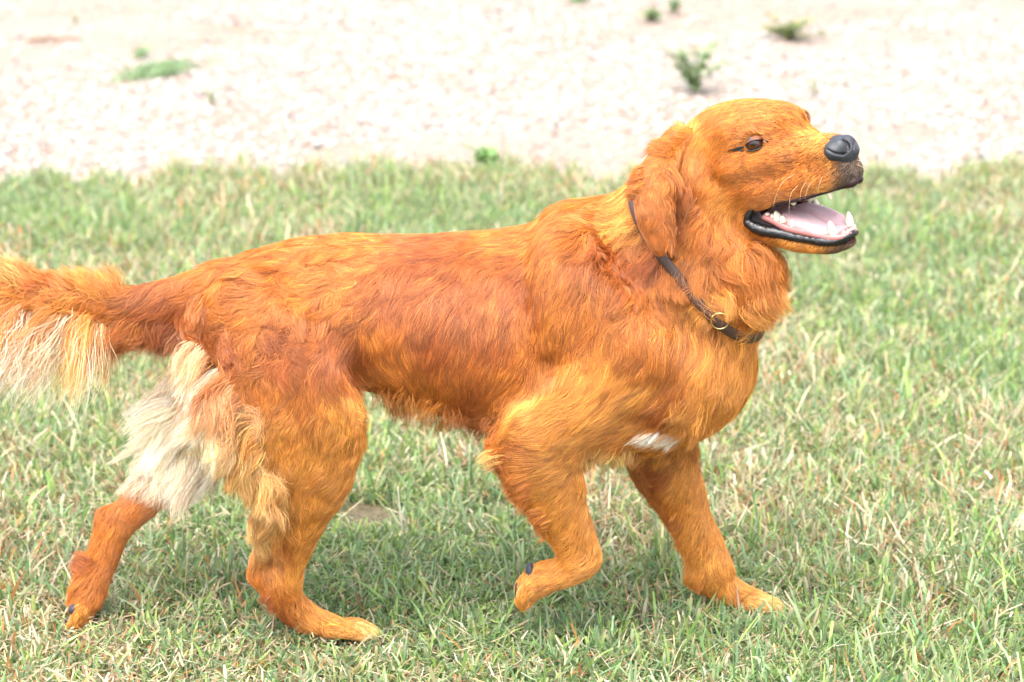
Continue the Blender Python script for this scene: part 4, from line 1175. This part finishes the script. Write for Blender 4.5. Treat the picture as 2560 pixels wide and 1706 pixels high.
# gravel
def ico():
    t = (1 + 5 ** .5) / 2
    v = np.array([(-1,t,0),(1,t,0),(-1,-t,0),(1,-t,0),(0,-1,t),(0,1,t),(0,-1,-t),(0,1,-t),(t,0,-1),(t,0,1),(-t,0,-1),(-t,0,1)]) / math.sqrt(1 + t * t)
    f = np.array([(0,11,5),(0,5,1),(0,1,7),(0,7,10),(0,10,11),(1,5,9),(5,11,4),(11,10,2),(10,7,6),(7,1,8),(3,9,4),(3,4,2),(3,2,6),(3,6,8),(3,8,9),(4,9,5),(2,4,11),(6,2,10),(8,6,7),(9,8,1)])
    return v, f
iv, if_ = ico()
def stones(n, seed, ylo, yhi, xw=None, smin=.003, smax=.012):
    r = np.random.default_rng(seed)
    y = r.uniform(ylo, yhi, n); x = r.uniform(-1, 1, n) * (vis_x(y, .3) if xw is None else xw)
    keep = (y > edge_y(x) - .06) & ~((n2(x, y, 2.2, 41) + .6 * n2(x, y, 7, 42) > .75) & (r.random(n) < .8))
    x, y = x[keep], y[keep]; n = len(x)
    s = smin + (smax - smin) * r.random(n) ** 2.2
    sc_ = np.stack([s * r.uniform(.8, 1.4, n), s * r.uniform(.7, 1.1, n), s * r.uniform(.4, .75, n)], 1)
    vv = iv[None] * (1 + r.normal(0, .13, (n, 12, 1))) * sc_[:, None]
    a = r.uniform(0, 6.28, n); c, s_ = np.cos(a), np.sin(a)
    X = vv[:, :, 0] * c[:, None] - vv[:, :, 1] * s_[:, None]; Y = vv[:, :, 0] * s_[:, None] + vv[:, :, 1] * c[:, None]
    Vv = np.stack([X + x[:, None], Y + y[:, None], vv[:, :, 2] + (sc_[:, 2] * .35 - .006)[:, None]], 2)
    Ff = (np.arange(n) * 12)[:, None, None] + if_[None]
    pal = np.array([(.34,.32,.29), (.315,.28,.24), (.245,.20,.165), (.20,.185,.175), (.225,.165,.13), (.09,.085,.085)])
    col = pal[r.choice(6, n, p=[.42,.25,.14,.08,.08,.03])] * np.exp(r.normal(0, .06, (n, 1)))
    return Vv.reshape(-1, 3), Ff.reshape(-1, 3), np.clip(np.repeat(col, 12, 0), 0, .88)
Bs = [stones(42000, 51, 2.4, 6.2), stones(9000, 52, 2.4, 6.4, xw=4)]
o_ = 0; VV = []; FF = []; CC_ = []
for v_, f_, c_ in Bs:
    VV.append(v_); FF.append(f_ + o_); CC_.append(c_); o_ += len(v_)
gv_ = mk_mesh('gravel', np.vstack(VV), np.vstack(FF), mat_attr('gravel_stone', .85, .3), None, smooth=False, col=np.vstack(CC_))
tag(gv_, kind='stuff')

# ------------------------------------------------------------------ weeds in the gravel and at the lawn's edge
M_leaf = mat_attr('weed_leaf', .5, .4, trans=.3)
M_stem = mat_plain('weed_stem', (.13, .17, .05), .6, .3)
def leaf_geo(p, d, w, l, up, r):
    d = d / np.linalg.norm(d); sd = np.cross(d, up); sd /= max(np.linalg.norm(sd), 1e-6); n_ = np.cross(sd, d)
    vs = [p]
    for t_, ww, dz in ((.3, .8, .06), (.6, 1, .05), (.85, .6, -.02)):
        c = p + d * l * t_ + n_ * l * dz
        vs += [c - sd * w * ww * .5 + n_ * w * .12, c, c + sd * w * ww * .5 + n_ * w * .12]
    vs.append(p + d * l - n_ * l * .08)
    f = [(0,1,2),(0,2,3),(1,4,5,2),(2,5,6,3),(4,7,8,5),(5,8,9,6),(7,10,8),(8,10,9)]
    return vs, f
def weed(px, py, wpx, hpx, nst, nlf, seed, label, cat='weed', leafw=.013, leafl=.026, pal=((.10,.20,.06),(.16,.28,.08),(.24,.34,.10)), spread=1.0):
    r = random.Random(seed); g = gr(px, py); D = (g[1] - CAMY) / math.cos(PITCH) / FPX
    Wm, Hm = wpx * D, hpx * D / math.cos(math.atan2(CAMH, g[1] - CAMY))
    root = empty('weed', tuple(g)); tag(root, label, cat, 'weeds growing in the gravel')
    st, LV, LF, LC = [], [], [], []
    for i in range(nst):
        a = r.uniform(0, 6.28); reach = Wm * .5 * r.uniform(.4, 1) * spread; hh = Hm * r.uniform(.45, 1)
        if spread > 1.2: hh *= r.uniform(.2, .9)
        end = np.array([math.cos(a) * reach, math.sin(a) * reach * .7, hh]); midp = end * .5 + np.array([0, 0, hh * .14])
        pts = catmull([np.zeros(3), midp, end], 7)
        st.append(sweep(pts, np.linspace(.0022, .0009, 7), 5, per=1))
        for k_ in range(nlf):
            t_ = r.uniform(.12, 1); p = pts[min(6, int(t_ * 6))] * 1.0
            b = r.uniform(0, 6.28); d = np.array([math.cos(b), math.sin(b), r.uniform(-.2, .8)])
            vs, f = leaf_geo(p, d, leafw * r.uniform(.6, 1.3), leafl * r.uniform(.6, 1.3), np.array([0, 0, 1.]), r)
            o = len(LV); LV += vs; LF += [tuple(q + o for q in ff) for ff in f]
            c = np.array(r.choice(pal)) * r.uniform(.65, 1.0); LC += [c] * len(vs)
    sv, sf = join(st)
    mk_mesh('stem', sv, sf, M_stem, root)
    lo = mk_mesh('foliage', np.array(LV), LF, M_leaf, root, col=np.array(LC)); lo['kind'] = 'stuff'
    return root
weed(1735, 228, 190, 130, 12, 24, 1, 'tall bushy green weed in the gravel, the closest one above the dog\'s head', leafw=.014, leafl=.026, spread=1.1, pal=((.13,.24,.10),(.22,.34,.14),(.34,.43,.18)))
weed(1970, 97, 120, 75, 12, 20, 2, 'spreading weed with yellowish base in the gravel, low runners on both sides', spread=1.7, pal=((.10,.19,.07),(.20,.27,.09),(.36,.34,.10)))
weed(1628, 52, 55, 34, 6, 10, 3, 'small dark green weed in the gravel beside a taller thin one', leafw=.018, leafl=.026)
weed(1685, 33, 40, 42, 5, 9, 4, 'thin pale green weed cut by the top edge of the photo')
weed(530, 262, 44, 40, 4, 5, 5, 'tiny pale sprig alone in the gravel, below the flat green patch', leafw=.010, leafl=.018, pal=((.30,.38,.20),(.40,.46,.28)))
weed(1215, 425, 90, 55, 7, 12, 6, 'broad leafed light green weed where the lawn meets the gravel', leafw=.02, leafl=.032, pal=((.16,.30,.08),(.24,.38,.12)))
weed(2040, 235, 40, 50, 3, 5, 7, 'faint thin sprig in the gravel behind the dog\'s forehead', leafw=.008, leafl=.018, pal=((.30,.38,.22),(.36,.36,.22)))
weed(190, 60, 22, 30, 3, 4, 8, 'faint tiny sprig standing alone in the far gravel near the photo corner', leafw=.010, leafl=.018, pal=((.34,.42,.26),))
def turf(px, py, wpx, dpx, n, seed, label):
    r = np.random.default_rng(seed); g = gr(px, py); D = (g[1] - CAMY) / math.cos(PITCH) / FPX
    a = np.abs(gr(px, py - dpx)[1] - gr(px, py + dpx)[1]) / 2
    xx = r.normal(0, .4, n) * wpx * D * .5; yy = r.normal(0, .4, n) * a + xx * .9
    VV = []; FF = []; CL = []
    for i in range(n):
        L_ = r.uniform(.02, .05); az = r.uniform(0, 6.28); d = np.array([math.cos(az) * .6, math.sin(az) * .6, 1]); d /= np.linalg.norm(d)
        w = np.array([-math.sin(az + 1), math.cos(az + 1), 0]) * .003; p = np.array([xx[i], yy[i], 0])
        o = len(VV); VV += [p - w, p + w, p + d * L_ * .6 + w * .8, p + d * L_ * .6 - w * .8, p + d * L_ + np.array([d[0], d[1], 0]) * .01]; FF += [(o, o + 1, o + 2, o + 3), (o + 3, o + 2, o + 4)]
        CL += [np.array([(.17,.27,.12),(.23,.34,.16),(.28,.37,.20)][r.integers(3)])] * 5
    t = mk_mesh('grass_tuft', np.array(VV), FF, M_grass, None, smooth=False, col=np.array(CL)); t.location = tuple(g); t['kind'] = 'thing'
    tag(t, label, 'grass tuft', 'grass tufts in the gravel')
turf(400, 185, 190, 12, 420, 61, 'flat patch of green grass alone in the gravel above the dog\'s back')
turf(1450, 2, 60, 5, 160, 62, 'small green grass tuft at the very top edge, in the far gravel')
turf(350, 142, 34, 5, 50, 63, 'sparse wisps of green behind the flat grass patch in the gravel')
# brown twigs
root = empty('twig', tuple(gr(115, 106))); tag(root, 'dry brown twig lying on the gravel near the photo corner', 'twig')
tw = []
for a, b, h1 in (((-.06, 0), (.02, .01), .012), ((-.01, .0), (.05, -.02), .02), ((.0, .01), (-.04, -.03), .008), ((.02,0),(.11,.03),.01)):
    tw.append(sweep([np.array([*a, .004]), np.array([(a[0]+b[0])/2, (a[1]+b[1])/2, h1]), np.array([*b, .006])], [.004, .0035, .002], 6))
tv, tf_ = join(tw); mk_mesh('branch', tv, tf_, mat_plain('bark', (.20, .12, .07), .8, .2, bump=.5, bscale=120), root)
# pale dry straws on the lawn beside the bare patch
p = gr(1010, 1345)
sw = sweep([p, p + np.array([-.004, 0, .03]), p + np.array([-.008, .004, .075])], [.0018, .0016, .0006], 5); s2 = sweep([p + np.array([0, 0, .012]), p + np.array([-.012, 0, .03]), p + np.array([-.020, 0, .045])], [.0013, .0012, .0005], 5)
v_, f_ = join([sw, s2]); st_ = mk_mesh('dry_straw', v_ - p, f_, mat_plain('straw', (.55, .50, .38), .6, .3), None); st_.location = tuple(p)
tag(st_, 'forked whitish dry straw standing by the bare soil patch between the legs', 'straw')
p = gr(762, 1588) 
lv, lf__ = leaf_geo(np.array([0, 0, .012]), np.array([1, .3, .1]), .016, .03, np.array([0, 0, 1.]), None)
rl = mk_mesh('fallen_leaf', np.array(lv), lf__, mat_plain('red_leaf', (.45, .07, .05), .6, .3, var=.3), None); rl.location = tuple(gr(745, 1600))
tag(rl, 'small red fallen leaf in the grass behind the planted hind paw', 'leaf')
print('all done', round(time.time() - T0, 1))
